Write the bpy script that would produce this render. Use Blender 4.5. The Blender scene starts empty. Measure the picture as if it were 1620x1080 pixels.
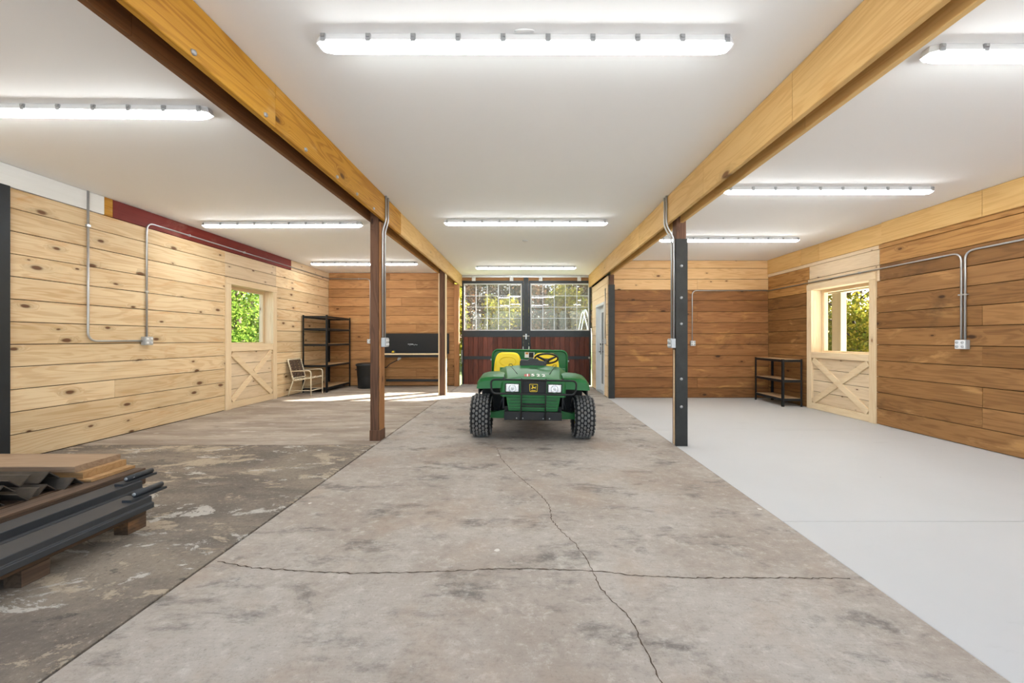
import bpy, bmesh, math, random
from mathutils import Vector, Matrix

random.seed(7)
scene = bpy.context.scene
COL = scene.collection
PI = math.pi

# ------------------------------------------------------------------ camera
FPX = 620.0                                   # focal length in pixels of the 1620 px wide frame
cam_d = bpy.data.cameras.new('camera')
cam_d.sensor_fit = 'HORIZONTAL'; cam_d.sensor_width = 36.0
cam_d.lens = 36.0 * FPX / 1620.0
cam_d.shift_x = -20.0 / 1620.0
cam_d.shift_y = -3.5 / 1620.0
cam_d.clip_start = 0.05; cam_d.clip_end = 300
cam = bpy.data.objects.new('camera', cam_d); COL.objects.link(cam)
cam.location = (0, 0, 1.25); cam.rotation_euler = (PI / 2, 0, 0)
scene.camera = cam

# ------------------------------------------------------------------ world, sun, exposure
SUN_DIR = Vector((1.40, 1.10, 1.0)).normalized()      # towards the sun
w = bpy.data.worlds.new('sky_world'); scene.world = w; w.use_nodes = True
nt = w.node_tree; nt.nodes.clear()
sky = nt.nodes.new('ShaderNodeTexSky'); sky.sky_type = 'NISHITA'; sky.sun_disc = False
sky.sun_elevation = math.asin(SUN_DIR.z); sky.sun_rotation = math.atan2(SUN_DIR.x, SUN_DIR.y)
sky.dust_density = 2.5; sky.air_density = 1.0; sky.ozone_density = 1.0
bg = nt.nodes.new('ShaderNodeBackground'); bg.inputs['Strength'].default_value = 0.30
wo = nt.nodes.new('ShaderNodeOutputWorld')
nt.links.new(sky.outputs[0], bg.inputs[0]); nt.links.new(bg.outputs[0], wo.inputs[0])
sun_d = bpy.data.lights.new('sun', 'SUN'); sun_d.energy = 24.0; sun_d.angle = 0.009; sun_d.color = (1.0, 0.96, 0.89)
sun = bpy.data.objects.new('sun', sun_d); COL.objects.link(sun)
sun.rotation_euler = SUN_DIR.to_track_quat('Z', 'Y').to_euler()
sun.location = (20, 25, 20)
LAMP = 18.0                                           # emission of the strip-light diffusers
vs = scene.view_settings
vs.view_transform = 'Standard'; vs.look = 'None'; vs.gamma = 1.0; vs.use_curve_mapping = False
vs.exposure = 1.05

# ------------------------------------------------------------------ material helpers
def S(r, g, b):
    f = lambda c: (c / 255.0 / 12.92) if c / 255.0 <= 0.04045 else ((c / 255.0 + 0.055) / 1.055) ** 2.4
    return (f(r), f(g), f(b), 1.0)

class N:
    """small node-graph helper"""
    def __init__(self, name):
        self.m = bpy.data.materials.new(name); self.m.use_nodes = True
        self.t = self.m.node_tree; self.t.nodes.clear()
        self.out = self.n('ShaderNodeOutputMaterial')
    def n(self, kind, **kw):
        o = self.t.nodes.new(kind)
        for k, v in kw.items(): setattr(o, k, v)
        return o
    def l(self, a, b): self.t.links.new(a, b)
    def val(self, sock, v):
        if hasattr(v, 'is_linked') or isinstance(v, bpy.types.NodeSocket): self.l(v, sock)
        else: sock.default_value = v
    def math(self, op, a, b=0.0, c=None, clamp=False):
        o = self.n('ShaderNodeMath', operation=op, use_clamp=clamp)
        self.val(o.inputs[0], a); self.val(o.inputs[1], b)
        if c is not None: self.val(o.inputs[2], c)
        return o.outputs[0]
    def vmath(self, op, a, b):
        o = self.n('ShaderNodeVectorMath', operation=op)
        self.val(o.inputs[0], a); self.val(o.inputs[1], b)
        return o.outputs[0]
    def mix(self, f, a, b, blend='MIX'):
        o = self.n('ShaderNodeMix', data_type='RGBA', blend_type=blend)
        self.val(o.inputs[0], f); self.val(o.inputs[6], a); self.val(o.inputs[7], b)
        return o.outputs[2]
    def ramp(self, f, stops):
        o = self.n('ShaderNodeValToRGB'); self.l(f, o.inputs[0]); e = o.color_ramp.elements
        while len(e) < len(stops): e.new(0.5)
        for el, (p, c) in zip(e, stops): el.position = p; el.color = c if len(c) == 4 else (*c, 1)
        return o.outputs[0]
    def sstep(self, v, a, b):
        o = self.n('ShaderNodeMapRange', interpolation_type='SMOOTHSTEP')
        self.l(v, o.inputs[0]); o.inputs[1].default_value = a; o.inputs[2].default_value = b
        return o.outputs[0]
    def noise(self, vec, scale, detail=4, rough=0.55, dist=0.0):
        o = self.n('ShaderNodeTexNoise'); self.l(vec, o.inputs['Vector'])
        o.inputs['Scale'].default_value = scale; o.inputs['Detail'].default_value = detail
        o.inputs['Roughness'].default_value = rough; o.inputs['Distortion'].default_value = dist
        return o.outputs['Fac']
    def coords(self): return self.n('ShaderNodeTexCoord').outputs['Object']
    def bsdf(self, col, rough=0.5, metal=0.0, spec=0.5, bump=None, bstr=0.2, bdist=0.01):
        b = self.n('ShaderNodeBsdfPrincipled')
        self.val(b.inputs['Base Color'], col); self.val(b.inputs['Roughness'], rough)
        self.val(b.inputs['Metallic'], metal); b.inputs['Specular IOR Level'].default_value = spec
        if bump is not None:
            bn = self.n('ShaderNodeBump'); bn.inputs['Strength'].default_value = bstr; bn.inputs['Distance'].default_value = bdist
            self.l(bump, bn.inputs['Height']); self.l(bn.outputs[0], b.inputs['Normal'])
        self.l(b.outputs[0], self.out.inputs[0]); return b

def plain(name, rgb, rough=0.5, metal=0.0, spec=0.5, var=0.06, scale=25.0, bump=0.0):
    g = N(name); c = g.coords(); f = g.noise(c, scale, 3)
    col = S(*rgb); lo = tuple(x * (1 - var * 2) for x in col[:3]) + (1,); hi = tuple(min(1, x * (1 + var * 2)) for x in col[:3]) + (1,)
    g.bsdf(g.mix(f, lo, hi), rough, metal, spec, f if bump else None, bump)
    return g.m

def wood(name, light, dark, axis='Y', knots=0.6, knot_col=(92, 52, 26), wear=None, wear_amt=0.0, tint=0.22,
         soot=None, soot_amt=0.0, rough=0.62, ring=0.55, kscale=1.0):
    """board wood: stretched grain, cathedral rings, knots, per-board tone and optional worn patches"""
    g = N(name); c = g.coords()
    rnd = g.n('ShaderNodeObjectInfo').outputs['Random']
    off = g.n('ShaderNodeCombineXYZ')
    g.l(g.math('MULTIPLY', rnd, 37.7), off.inputs[0]); g.l(g.math('MULTIPLY', rnd, 71.3), off.inputs[1]); g.l(g.math('MULTIPLY', rnd, 19.9), off.inputs[2])
    p = g.vmath('ADD', c, off.outputs[0])
    def sc(al, ac):
        return {'X': (al, ac, ac), 'Y': (ac, al, ac), 'Z': (ac, ac, al)}[axis]
    # knots
    kp = g.vmath('MULTIPLY', p, sc(2.0 * kscale, 4.4 * kscale))
    wob = g.noise(kp, 3.0, 2)
    sp = g.n('ShaderNodeSeparateXYZ'); g.l(kp, sp.inputs[0]); c2 = g.n('ShaderNodeCombineXYZ')
    X_, Y_, Z_ = sp.outputs
    if axis == 'Z': g.l(Z_, c2.inputs[0]); g.l(g.math('ADD', X_, Y_), c2.inputs[1])
    else: g.l(Y_ if axis == 'Y' else X_, c2.inputs[0]); g.l(Z_, c2.inputs[1])
    vo = g.n('ShaderNodeTexVoronoi', voronoi_dimensions='2D'); g.l(c2.outputs[0], vo.inputs['Vector']); vo.inputs['Scale'].default_value = 1.0
    d = g.math('ADD', vo.outputs['Distance'], g.math('MULTIPLY', g.math('SUBTRACT', wob, 0.5), 0.10))
    sepc = g.n('ShaderNodeSeparateColor'); g.l(vo.outputs['Color'], sepc.inputs[0])
    d = g.math('DIVIDE', d, g.math('ADD', g.math('MULTIPLY', sepc.outputs[1], 0.75), 0.3))
    keep = g.math('LESS_THAN', sepc.outputs[0], knots)
    kn = g.math('MULTIPLY', g.math('SUBTRACT', 1.0, g.sstep(d, 0.06, 0.145)), keep)
    halo = g.math('MULTIPLY', g.math('SUBTRACT', 1.0, g.sstep(d, 0.05, 0.42)), keep)
    # grain bent round the knots
    q = g.vmath('MULTIPLY', p, sc(0.42, 5.0))
    bend = g.n('ShaderNodeCombineXYZ'); b2 = g.math('MULTIPLY', halo, 0.35)
    for i in range(3): g.l(b2, bend.inputs[i])
    q = g.vmath('ADD', q, bend.outputs[0])
    n1 = g.noise(q, 1.0, 3, 0.5, 0.4)
    rings = g.math('SINE', g.math('MULTIPLY', n1, 75.0))
    rings = g.sstep(rings, -0.2, 1.0)
    fine = g.noise(g.vmath('MULTIPLY', p, sc(2.5, 95.0)), 1.0, 3, 0.6)
    broad = g.noise(g.vmath('MULTIPLY', p, sc(0.8, 7.0)), 1.0, 4, 0.6)
    f = g.math('ADD', g.math('MULTIPLY', rings, 0.30 * ring), g.math('ADD', g.math('MULTIPLY', fine, 0.30), g.math('MULTIPLY', broad, 0.55)))
    f = g.sstep(f, 0.22, 0.92)
    col = g.mix(f, S(*light), S(*dark))
    # tone per board
    tone = g.math('ADD', 1.0 - tint, g.math('MULTIPLY', g.math('FRACT', g.math('MULTIPLY', rnd, 13.37)), 2 * tint))
    tc = g.n('ShaderNodeCombineXYZ'); g.l(tone, tc.inputs[0])
    g.l(g.math('POWER', tone, 1.15), tc.inputs[1]); g.l(g.math('POWER', tone, 1.4), tc.inputs[2])
    col = g.mix(1.0, col, tc.outputs[0], 'MULTIPLY')
    if wear:
        wn = g.noise(g.vmath('MULTIPLY', p, sc(1.4, 5.0)), 1.0, 5, 0.6, 0.6)
        col = g.mix(g.math('MULTIPLY', g.sstep(wn, 0.56, 0.74), wear_amt), col, S(*wear))
    if soot:
        sn = g.noise(g.vmath('MULTIPLY', c, (1.1, 1.1, 2.2)), 1.0, 5, 0.65, 0.5)
        col = g.mix(g.math('MULTIPLY', g.sstep(sn, 0.55, 0.75), soot_amt), col, S(*soot))
    col = g.mix(g.math('MULTIPLY', halo, 0.30), col, S(*[int(x * 0.72) for x in dark]))
    col = g.mix(g.math('MULTIPLY', kn, 0.9), col, S(*knot_col))
    g.bsdf(col, rough, 0, 0.3, g.math('SUBTRACT', fine, g.math('MULTIPLY', kn, 0.5)), 0.12, 0.004)
    return g.m

M = {}
M['pine'] = wood('pine_board', (236, 212, 172), (204, 164, 114), 'Y', 0.50, (100, 58, 30), wear=(216, 158, 98), wear_amt=0.55, tint=0.10, soot=(186, 162, 122), soot_amt=0.3)
M['pine_pale'] = wood('pale_pine_board', (232, 210, 178), (204, 176, 138), 'Y', 0.35, (104, 62, 34), tint=0.06, ring=0.4, soot=(196, 178, 152), soot_amt=0.3, kscale=1.6)
M['pine_pale_x'] = wood('pale_pine_board_cross', (236, 198, 146), (206, 158, 104), 'X', 0.30, (96, 56, 30), tint=0.07, kscale=1.3)
M['pine_part'] = wood('partition_pine_board', (243, 219, 182), (221, 186, 140), 'Y', 0.12, (140, 92, 54), tint=0.07, ring=0.35)
M['trim'] = wood('clear_pine_trim', (238, 216, 180), (220, 190, 148), 'Z', 0.04, (150, 100, 60), tint=0.05, ring=0.5)
M['trim_y'] = wood('clear_pine_rail', (238, 216, 180), (220, 190, 148), 'Y', 0.04, (150, 100, 60), tint=0.05, ring=0.5)
M['brown'] = wood('brown_stall_board', (160, 116, 70), (108, 73, 41), 'Y', 0.14, (58, 36, 22), wear=(204, 156, 98), wear_amt=0.7, tint=0.18, soot=(84, 62, 42), soot_amt=0.6, ring=0.5)
M['brown_x'] = wood('brown_stall_board_cross', (160, 110, 66), (110, 70, 38), 'X', 0.16, (58, 36, 22), wear=(206, 152, 86), wear_amt=0.65, tint=0.18, soot=(82, 60, 40), soot_amt=0.6, ring=0.5)
M['amber_x'] = wood('amber_stall_board_cross', (192, 142, 92), (148, 100, 60), 'X', 0.18, (80, 48, 28), wear=(222, 178, 122), wear_amt=0.55, tint=0.15, soot=(112, 86, 60), soot_amt=0.5)
M['tan'] = wood('tan_upper_board', (196, 148, 88), (152, 104, 56), 'Y', 0.10, (84, 52, 26), tint=0.10, ring=0.8)
M['beam_yellow'] = wood('yellow_beam_plank', (206, 152, 54), (162, 106, 28), 'Y', 0.07, (90, 56, 20), wear=(222, 190, 130), wear_amt=0.35, tint=0.05, soot=(150, 104, 44), soot_amt=0.3, ring=0.8)
M['beam_light'] = wood('light_beam_plank', (232, 194, 130), (206, 158, 92), 'Y', 0.14, (112, 72, 36), tint=0.06, ring=0.5, kscale=0.9)
M['beam_shaded'] = wood('shaded_beam_plank', (128, 84, 48), (92, 58, 32), 'Y', 0.08, (52, 32, 18), tint=0.08)  # darker brown carries the shadow on the outer planks in its colour
M['post'] = wood('brown_post_timber', (118, 84, 63), (84, 57, 42), 'Z', 0.08, (52, 32, 22), tint=0.06, ring=0.8, soot=(72, 48, 34), soot_amt=0.4)
M['post_light'] = wood('tan_post_timber', (170, 120, 76), (132, 86, 50), 'Z', 0.08, (80, 48, 26), tint=0.08)
M['maroon'] = wood('maroon_painted_board', (126, 44, 36), (100, 30, 26), 'Y', 0.0, wear=(186, 148, 132), wear_amt=0.25, tint=0.03, ring=0.3)
M['white_paint_board'] = wood('white_painted_board', (240, 240, 238), (226, 226, 222), 'Y', 0.0, tint=0.01, ring=0.1)
M['door_plank'] = wood('red_brown_door_plank', (112, 60, 46), (66, 36, 29), 'Z', 0.0, tint=0.40, ring=0.6, rough=0.4)
M['plank_gray'] = wood('grey_brown_plank', (172, 146, 120), (140, 114, 90), 'X', 0.1, tint=0.04, soot=(120, 84, 60), soot_amt=0.3)
M['plank_tan'] = wood('tan_plank', (190, 152, 106), (160, 120, 78), 'X', 0.1, tint=0.04)
M['pallet'] = wood('worn_pallet_wood', (112, 84, 62), (70, 50, 38), 'X', 0.1, tint=0.2, wear=(176, 130, 84), wear_amt=0.5)
M['pallet_y'] = wood('worn_pallet_stringer', (98, 78, 62), (58, 45, 37), 'Y', 0.1, tint=0.2, wear=(176, 124, 76), wear_amt=0.5)
M['chip'] = plain('particle_board', (203, 170, 128), 0.7, var=0.10, scale=120)
M['ceiling'] = plain('ceiling_white', (246, 245, 243), 0.75, spec=0.2, var=0.006, scale=1.5)
M['backing'] = plain('dark_wall_backing', (60, 42, 28), 0.9, var=0.1)
M['black_steel'] = plain('black_steel', (44, 47, 51), 0.42, 0.6, var=0.18, scale=9)
M['mill_steel'] = plain('mill_scale_steel', (80, 75, 70), 0.45, 0.4, var=0.25, scale=14)
def chipped():
    g = N('chipped_charcoal_steel'); c = g.coords()
    a = g.noise(c, 6, 4, 0.6); b = g.noise(g.vmath('MULTIPLY', c, (22, 9, 22)), 1.0, 6, 0.7)
    col = g.mix(a, S(46, 49, 53), S(66, 68, 71)); col = g.mix(g.sstep(b, 0.70, 0.73), col, S(176, 178, 178))
    g.bsdf(col, 0.5, 0, 0.45); return g.m
M['painted_steel'] = chipped()
M['post_steel'] = plain('painted_post_steel', (50, 50, 48), 0.5, 0.3, var=0.3, scale=6)
M['door_steel'] = plain('dark_door_steel', (48, 52, 56), 0.38, 0.4, var=0.1, scale=8)
M['black_plastic'] = plain('black_plastic', (38, 39, 40), 0.45, var=0.08)
M['black_matte'] = plain('matte_black_panel', (24, 24, 25), 0.6, var=0.08)
M['rubber'] = plain('tyre_rubber', (26, 26, 27), 0.75, var=0.12, scale=40)
M['lug'] = plain('tyre_lug_rubber', (122, 120, 117), 0.8, var=0.15, scale=60)
M['conduit'] = plain('galvanised_conduit', (196, 198, 200), 0.34, 0.75, var=0.04)
M['box_grey'] = plain('grey_box_metal', (186, 189, 192), 0.45, 0.4, var=0.05)
M['white'] = plain('white_plastic', (232, 233, 234), 0.45, var=0.01)
M['white_paint'] = plain('white_door_paint', (226, 230, 232), 0.4, var=0.01)
M['muntin'] = plain('white_muntin', (200, 203, 206), 0.4, var=0.01)
M['win_frame'] = plain('grey_window_frame', (196, 197, 198), 0.5, var=0.02)
M['clip'] = plain('steel_clip', (170, 172, 174), 0.35, 0.6, var=0.03)
M['lamp_body'] = plain('lamp_housing', (214, 215, 216), 0.5, var=0.01)
M['green'] = plain('green_vehicle_paint', (32, 106, 52), 0.34, 0.0, 0.35, var=0.06, scale=5)
M['green_dark'] = plain('green_recess_paint', (22, 66, 36), 0.4, var=0.06)
M['yellow'] = plain('yellow_vinyl', (244, 214, 24), 0.42, var=0.02)
M['yellow_mark'] = plain('yellow_mark', (240, 206, 40), 0.5, var=0.01)
M['red_mark'] = plain('red_mark', (176, 66, 54), 0.5, var=0.02)
M['white_mark'] = plain('white_mark', (240, 238, 232), 0.5, var=0.01)
M['orange_mark'] = plain('orange_mark', (214, 140, 60), 0.5, var=0.02)
M['chrome'] = plain('headlight_reflector', (216, 218, 220), 0.22, 0.75, var=0.03)
M['cream'] = plain('cream_painted_wood', (220, 203, 166), 0.6, var=0.02)
M['chair_frame'] = plain('cream_chair_tube', (232, 218, 190), 0.4, var=0.02)
M['strap_brown'] = plain('brown_vinyl_strap', (92, 72, 58), 0.5, var=0.05)
M['bark'] = plain('tree_bark', (82, 66, 52), 0.9, var=0.25, scale=12)
M['asphalt_gap'] = plain('dirt_joint', (34, 30, 26), 0.95, var=0.2, scale=30)
M['crack'] = plain('crack_dirt', (84, 70, 56), 0.95, var=0.25, scale=40)
M['chip_white'] = plain('paint_chip', (214, 210, 204), 0.8, var=0.03)
M['gravel'] = plain('bounce_gravel', (209, 209, 208), 0.95, var=0.08, scale=30)  # for the added yards whose bounce brightens ceiling and porch
M['grass'] = plain('outside_grass', (98, 112, 52), 0.95, var=0.3, scale=3)

def glass(name, refl=0.10, haze=0.0):
    g = N(name)
    tr = g.n('ShaderNodeBsdfTransparent'); tr.inputs[0].default_value = (0.96, 0.98, 0.98, 1)
    gl = g.n('ShaderNodeBsdfGlossy'); gl.inputs['Roughness'].default_value = 0.02
    lw = g.n('ShaderNodeLayerWeight'); lw.inputs['Blend'].default_value = 0.5
    f = g.math('ADD', g.math('MULTIPLY', g.math('POWER', lw.outputs['Facing'], 4.0), 0.6), refl, clamp=True)
    mx = g.n('ShaderNodeMixShader'); g.l(f, mx.inputs[0]); g.l(tr.outputs[0], mx.inputs[1]); g.l(gl.outputs[0], mx.inputs[2])
    last = mx.outputs[0]
    if haze:
        df = g.n('ShaderNodeBsdfDiffuse'); df.inputs[0].default_value = (0.8, 0.8, 0.8, 1)  # white diffuse blend stands in for milky reflections on the panes
        m2 = g.n('ShaderNodeMixShader'); m2.inputs[0].default_value = haze
        g.l(last, m2.inputs[1]); g.l(df.outputs[0], m2.inputs[2]); last = m2.outputs[0]
    g.l(last, g.out.inputs[0]); return g.m
M['glass'] = glass('door_window_glass', 0.06, 0.05)
M['glass_clear'] = glass('clear_window_glass', 0.02, 0.0)
M['glass_dark'] = plain('dark_glass', (36, 38, 40), 0.08, var=0.05)

def emit(name, strength, col=(1, 1, 1, 1)):
    g = N(name); e = g.n('ShaderNodeEmission'); e.inputs[0].default_value = col; e.inputs[1].default_value = strength
    g.l(e.outputs[0], g.out.inputs[0]); return g.m
M['lens'] = emit('lit_diffuser', LAMP, (0.94, 0.98, 1.0, 1))

def concrete_aisle():
    g = N('aisle_concrete'); c = g.coords()
    a = g.noise(c, 0.9, 6, 0.6, 0.3); b = g.noise(c, 5.0, 6, 0.7, 0.2)
    sw = g.noise(g.vmath('MULTIPLY', c, (1.6, 3.4, 1)), 1.0, 9, 0.76, 0.25)
    brush = g.noise(g.vmath('MULTIPLY', c, (2.0, 90, 1)), 1.0, 3, 0.6)
    fine = g.noise(c, 90, 4, 0.7)
    col = g.mix(g.sstep(a, 0.35, 0.68), S(182, 174, 164), S(160, 147, 135))
    col = g.mix(g.math('MULTIPLY', g.sstep(sw, 0.51, 0.66), 0.85), col, S(108, 103, 98))
    col = g.mix(g.math('MULTIPLY', g.sstep(b, 0.56, 0.72), 0.5), col, S(206, 200, 190))
    col = g.mix(g.math('MULTIPLY', g.sstep(brush, 0.40, 0.75), 0.10), col, S(118, 110, 102))
    col = g.mix(g.math('MULTIPLY', g.sstep(fine, 0.60, 0.75), 0.42), col, S(214, 208, 198))
    col = g.mix(g.math('MULTIPLY', g.sstep(fine, 0.44, 0.30), 0.38), col, S(104, 96, 88))
    mot = g.noise(g.vmath('MULTIPLY', c, (1.0, 1.3, 1)), 13.0, 8, 0.8, 0.2); tan = g.noise(g.vmath('ADD', c, (17, 3, 0)), 1.3, 6, 0.65)
    col = g.mix(g.math('MULTIPLY', g.sstep(mot, 0.50, 0.66), 0.34), col, S(122, 113, 104))
    col = g.mix(g.math('MULTIPLY', g.sstep(mot, 0.47, 0.36), 0.34), col, S(214, 208, 199))
    col = g.mix(g.math('MULTIPLY', g.sstep(tan, 0.50, 0.66), 0.35), col, S(172, 150, 130))
    vo = g.n('ShaderNodeTexVoronoi'); g.l(c, vo.inputs['Vector']); vo.inputs['Scale'].default_value = 2.6
    dd = g.math('ADD', vo.outputs['Distance'], g.math('MULTIPLY', g.math('SUBTRACT', b, 0.5), 0.22))
    col = g.mix(g.math('MULTIPLY', g.math('LESS_THAN', dd, 0.040), 0.75), col, S(226, 222, 214))
    g.bsdf(col, 0.72, 0, 0.35, fine, 0.25, 0.004); return g.m
def concrete_rough():
    g = N('flaking_stall_concrete'); c = g.coords()
    st = g.vmath('MULTIPLY', c, (1.0, 1.9, 1))
    a = g.noise(st, 1.7, 10, 0.74, 0.4); b = g.noise(g.vmath('ADD', st, (31, 7, 0)), 2.3, 10, 0.75, 0.5)
    d = g.noise(g.vmath('ADD', st, (5, 53, 0)), 0.9, 8, 0.66, 0.3); fine = g.noise(c, 38, 7, 0.8)
    col = g.mix(g.sstep(d, 0.38, 0.62), S(146, 134, 120), S(114, 105, 96))
    col = g.mix(g.math('MULTIPLY', g.sstep(a, 0.535, 0.575), 0.85), col, S(184, 168, 146))
    col = g.mix(g.math('MULTIPLY', g.sstep(b, 0.57, 0.60), 0.85), col, S(200, 194, 184))
    col = g.mix(g.math('MULTIPLY', g.sstep(b, 0.40, 0.36), 0.8), col, S(92, 86, 80))
    col = g.mix(g.math('MULTIPLY', g.sstep(fine, 0.54, 0.70), 0.6), col, S(196, 186, 172))
    col = g.mix(g.math('MULTIPLY', g.sstep(fine, 0.47, 0.32), 0.65), col, S(70, 64, 58))
    h = g.math('ADD', g.math('ADD', g.sstep(a, 0.53, 0.58), g.sstep(b, 0.57, 0.60)), g.math('MULTIPLY', fine, 0.6))
    g.bsdf(col, 0.85, 0, 0.25, h, 0.5, 0.006); return g.m
def concrete_far():
    g = N('worn_stall_concrete'); c = g.coords()
    st = g.vmath('MULTIPLY', c, (0.6, 2.2, 1))
    a = g.noise(st, 1.3, 8, 0.66, 0.3); fine = g.noise(c, 50, 5, 0.7); b = g.noise(st, 3.2, 7, 0.7)
    col = g.mix(g.sstep(a, 0.36, 0.64), S(178, 166, 152), S(148, 134, 120))
    col = g.mix(g.math('MULTIPLY', g.sstep(b, 0.57, 0.64), 0.6), col, S(206, 198, 186))
    col = g.mix(g.math('MULTIPLY', g.sstep(b, 0.42, 0.36), 0.6), col, S(122, 110, 98))
    col = g.mix(g.math('MULTIPLY', g.sstep(fine, 0.58, 0.74), 0.35), col, S(206, 198, 186))
    g.bsdf(col, 0.75, 0, 0.35, fine, 0.3, 0.004); return g.m
def concrete_new():
    g = N('smooth_pale_concrete'); c = g.coords()
    a = g.noise(c, 0.8, 5, 0.6, 0.4); b = g.noise(g.vmath('MULTIPLY', c, (1.0, 3.0, 1)), 2.5, 6, 0.7)
    fine = g.noise(c, 110, 3, 0.6)
    col = g.mix(a, S(203, 203, 202), S(192, 192, 191))
    col = g.mix(g.math('MULTIPLY', g.sstep(b, 0.60, 0.74), 0.4), col, S(180, 180, 179))
    vo = g.n('ShaderNodeTexVoronoi'); g.l(c, vo.inputs['Vector']); vo.inputs['Scale'].default_value = 1.5
    col = g.mix(g.math('LESS_THAN', vo.outputs['Distance'], 0.012), col, S(70, 66, 62))
    g.bsdf(col, 0.6, 0, 0.4, fine, 0.06, 0.002); return g.m
M['c_aisle'] = concrete_aisle(); M['c_rough'] = concrete_rough(); M['c_far'] = concrete_far(); M['c_new'] = concrete_new()

def leaf_mat(name, cols):
    g = N(name)
    r = g.n('ShaderNodeNewGeometry').outputs['Random Per Island']
    n = len(cols); col = g.ramp(r, [(i / max(1, n - 1), S(*cc)) for i, cc in enumerate(cols)])
    d = g.n('ShaderNodeBsdfDiffuse'); t = g.n('ShaderNodeBsdfTranslucent'); g.l(col, d.inputs[0]); g.l(col, t.inputs[0])
    mx = g.n('ShaderNodeMixShader'); mx.inputs[0].default_value = 0.45
    g.l(d.outputs[0], mx.inputs[1]); g.l(t.outputs[0], mx.inputs[2]); g.l(mx.outputs[0], g.out.inputs[0]); return g.m
M['leaf_green'] = leaf_mat('green_leaves', [(48, 72, 26), (92, 120, 44), (136, 156, 66), (70, 96, 36)])
M['leaf_yellow'] = leaf_mat('yellow_green_leaves', [(140, 130, 48), (108, 118, 44), (166, 146, 56), (84, 94, 40)])
M['leaf_rust'] = leaf_mat('rust_autumn_leaves', [(104, 78, 60), (140, 98, 70), (92, 86, 68), (168, 126, 88)])
M['leaf_dark'] = leaf_mat('dark_olive_leaves', [(60, 62, 48), (88, 86, 62), (76, 64, 52), (108, 98, 66)])

# ------------------------------------------------------------------ geometry helpers
def link(name, me, mat=None, parent=None, smooth=False):
    o = bpy.data.objects.new(name, me); COL.objects.link(o)
    if mat is not None: me.materials.append(M[mat] if isinstance(mat, str) else mat)
    if parent is not None:
        o.parent = parent
        if parent.get('_world'): o.location = [-v for v in parent['_world']]
    if smooth:
        for p in me.polygons: p.use_smooth = True
    return o

def tag(o, label, cat, group=None, kind=None):
    o['label'] = label; o['category'] = cat
    if group: o['group'] = group
    if kind: o['kind'] = kind
    return o

def empty(name, loc=(0, 0, 0), world=True, kind=None):
    """an Empty at a thing's base; its parts are written in world coordinates when world is set"""
    o = bpy.data.objects.new(name, None); COL.objects.link(o); o.location = loc; o.empty_display_size = 0.2
    if world and any(abs(v) > 1e-9 for v in loc): o['_world'] = list(loc)
    if kind: o['kind'] = kind
    return o

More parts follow.
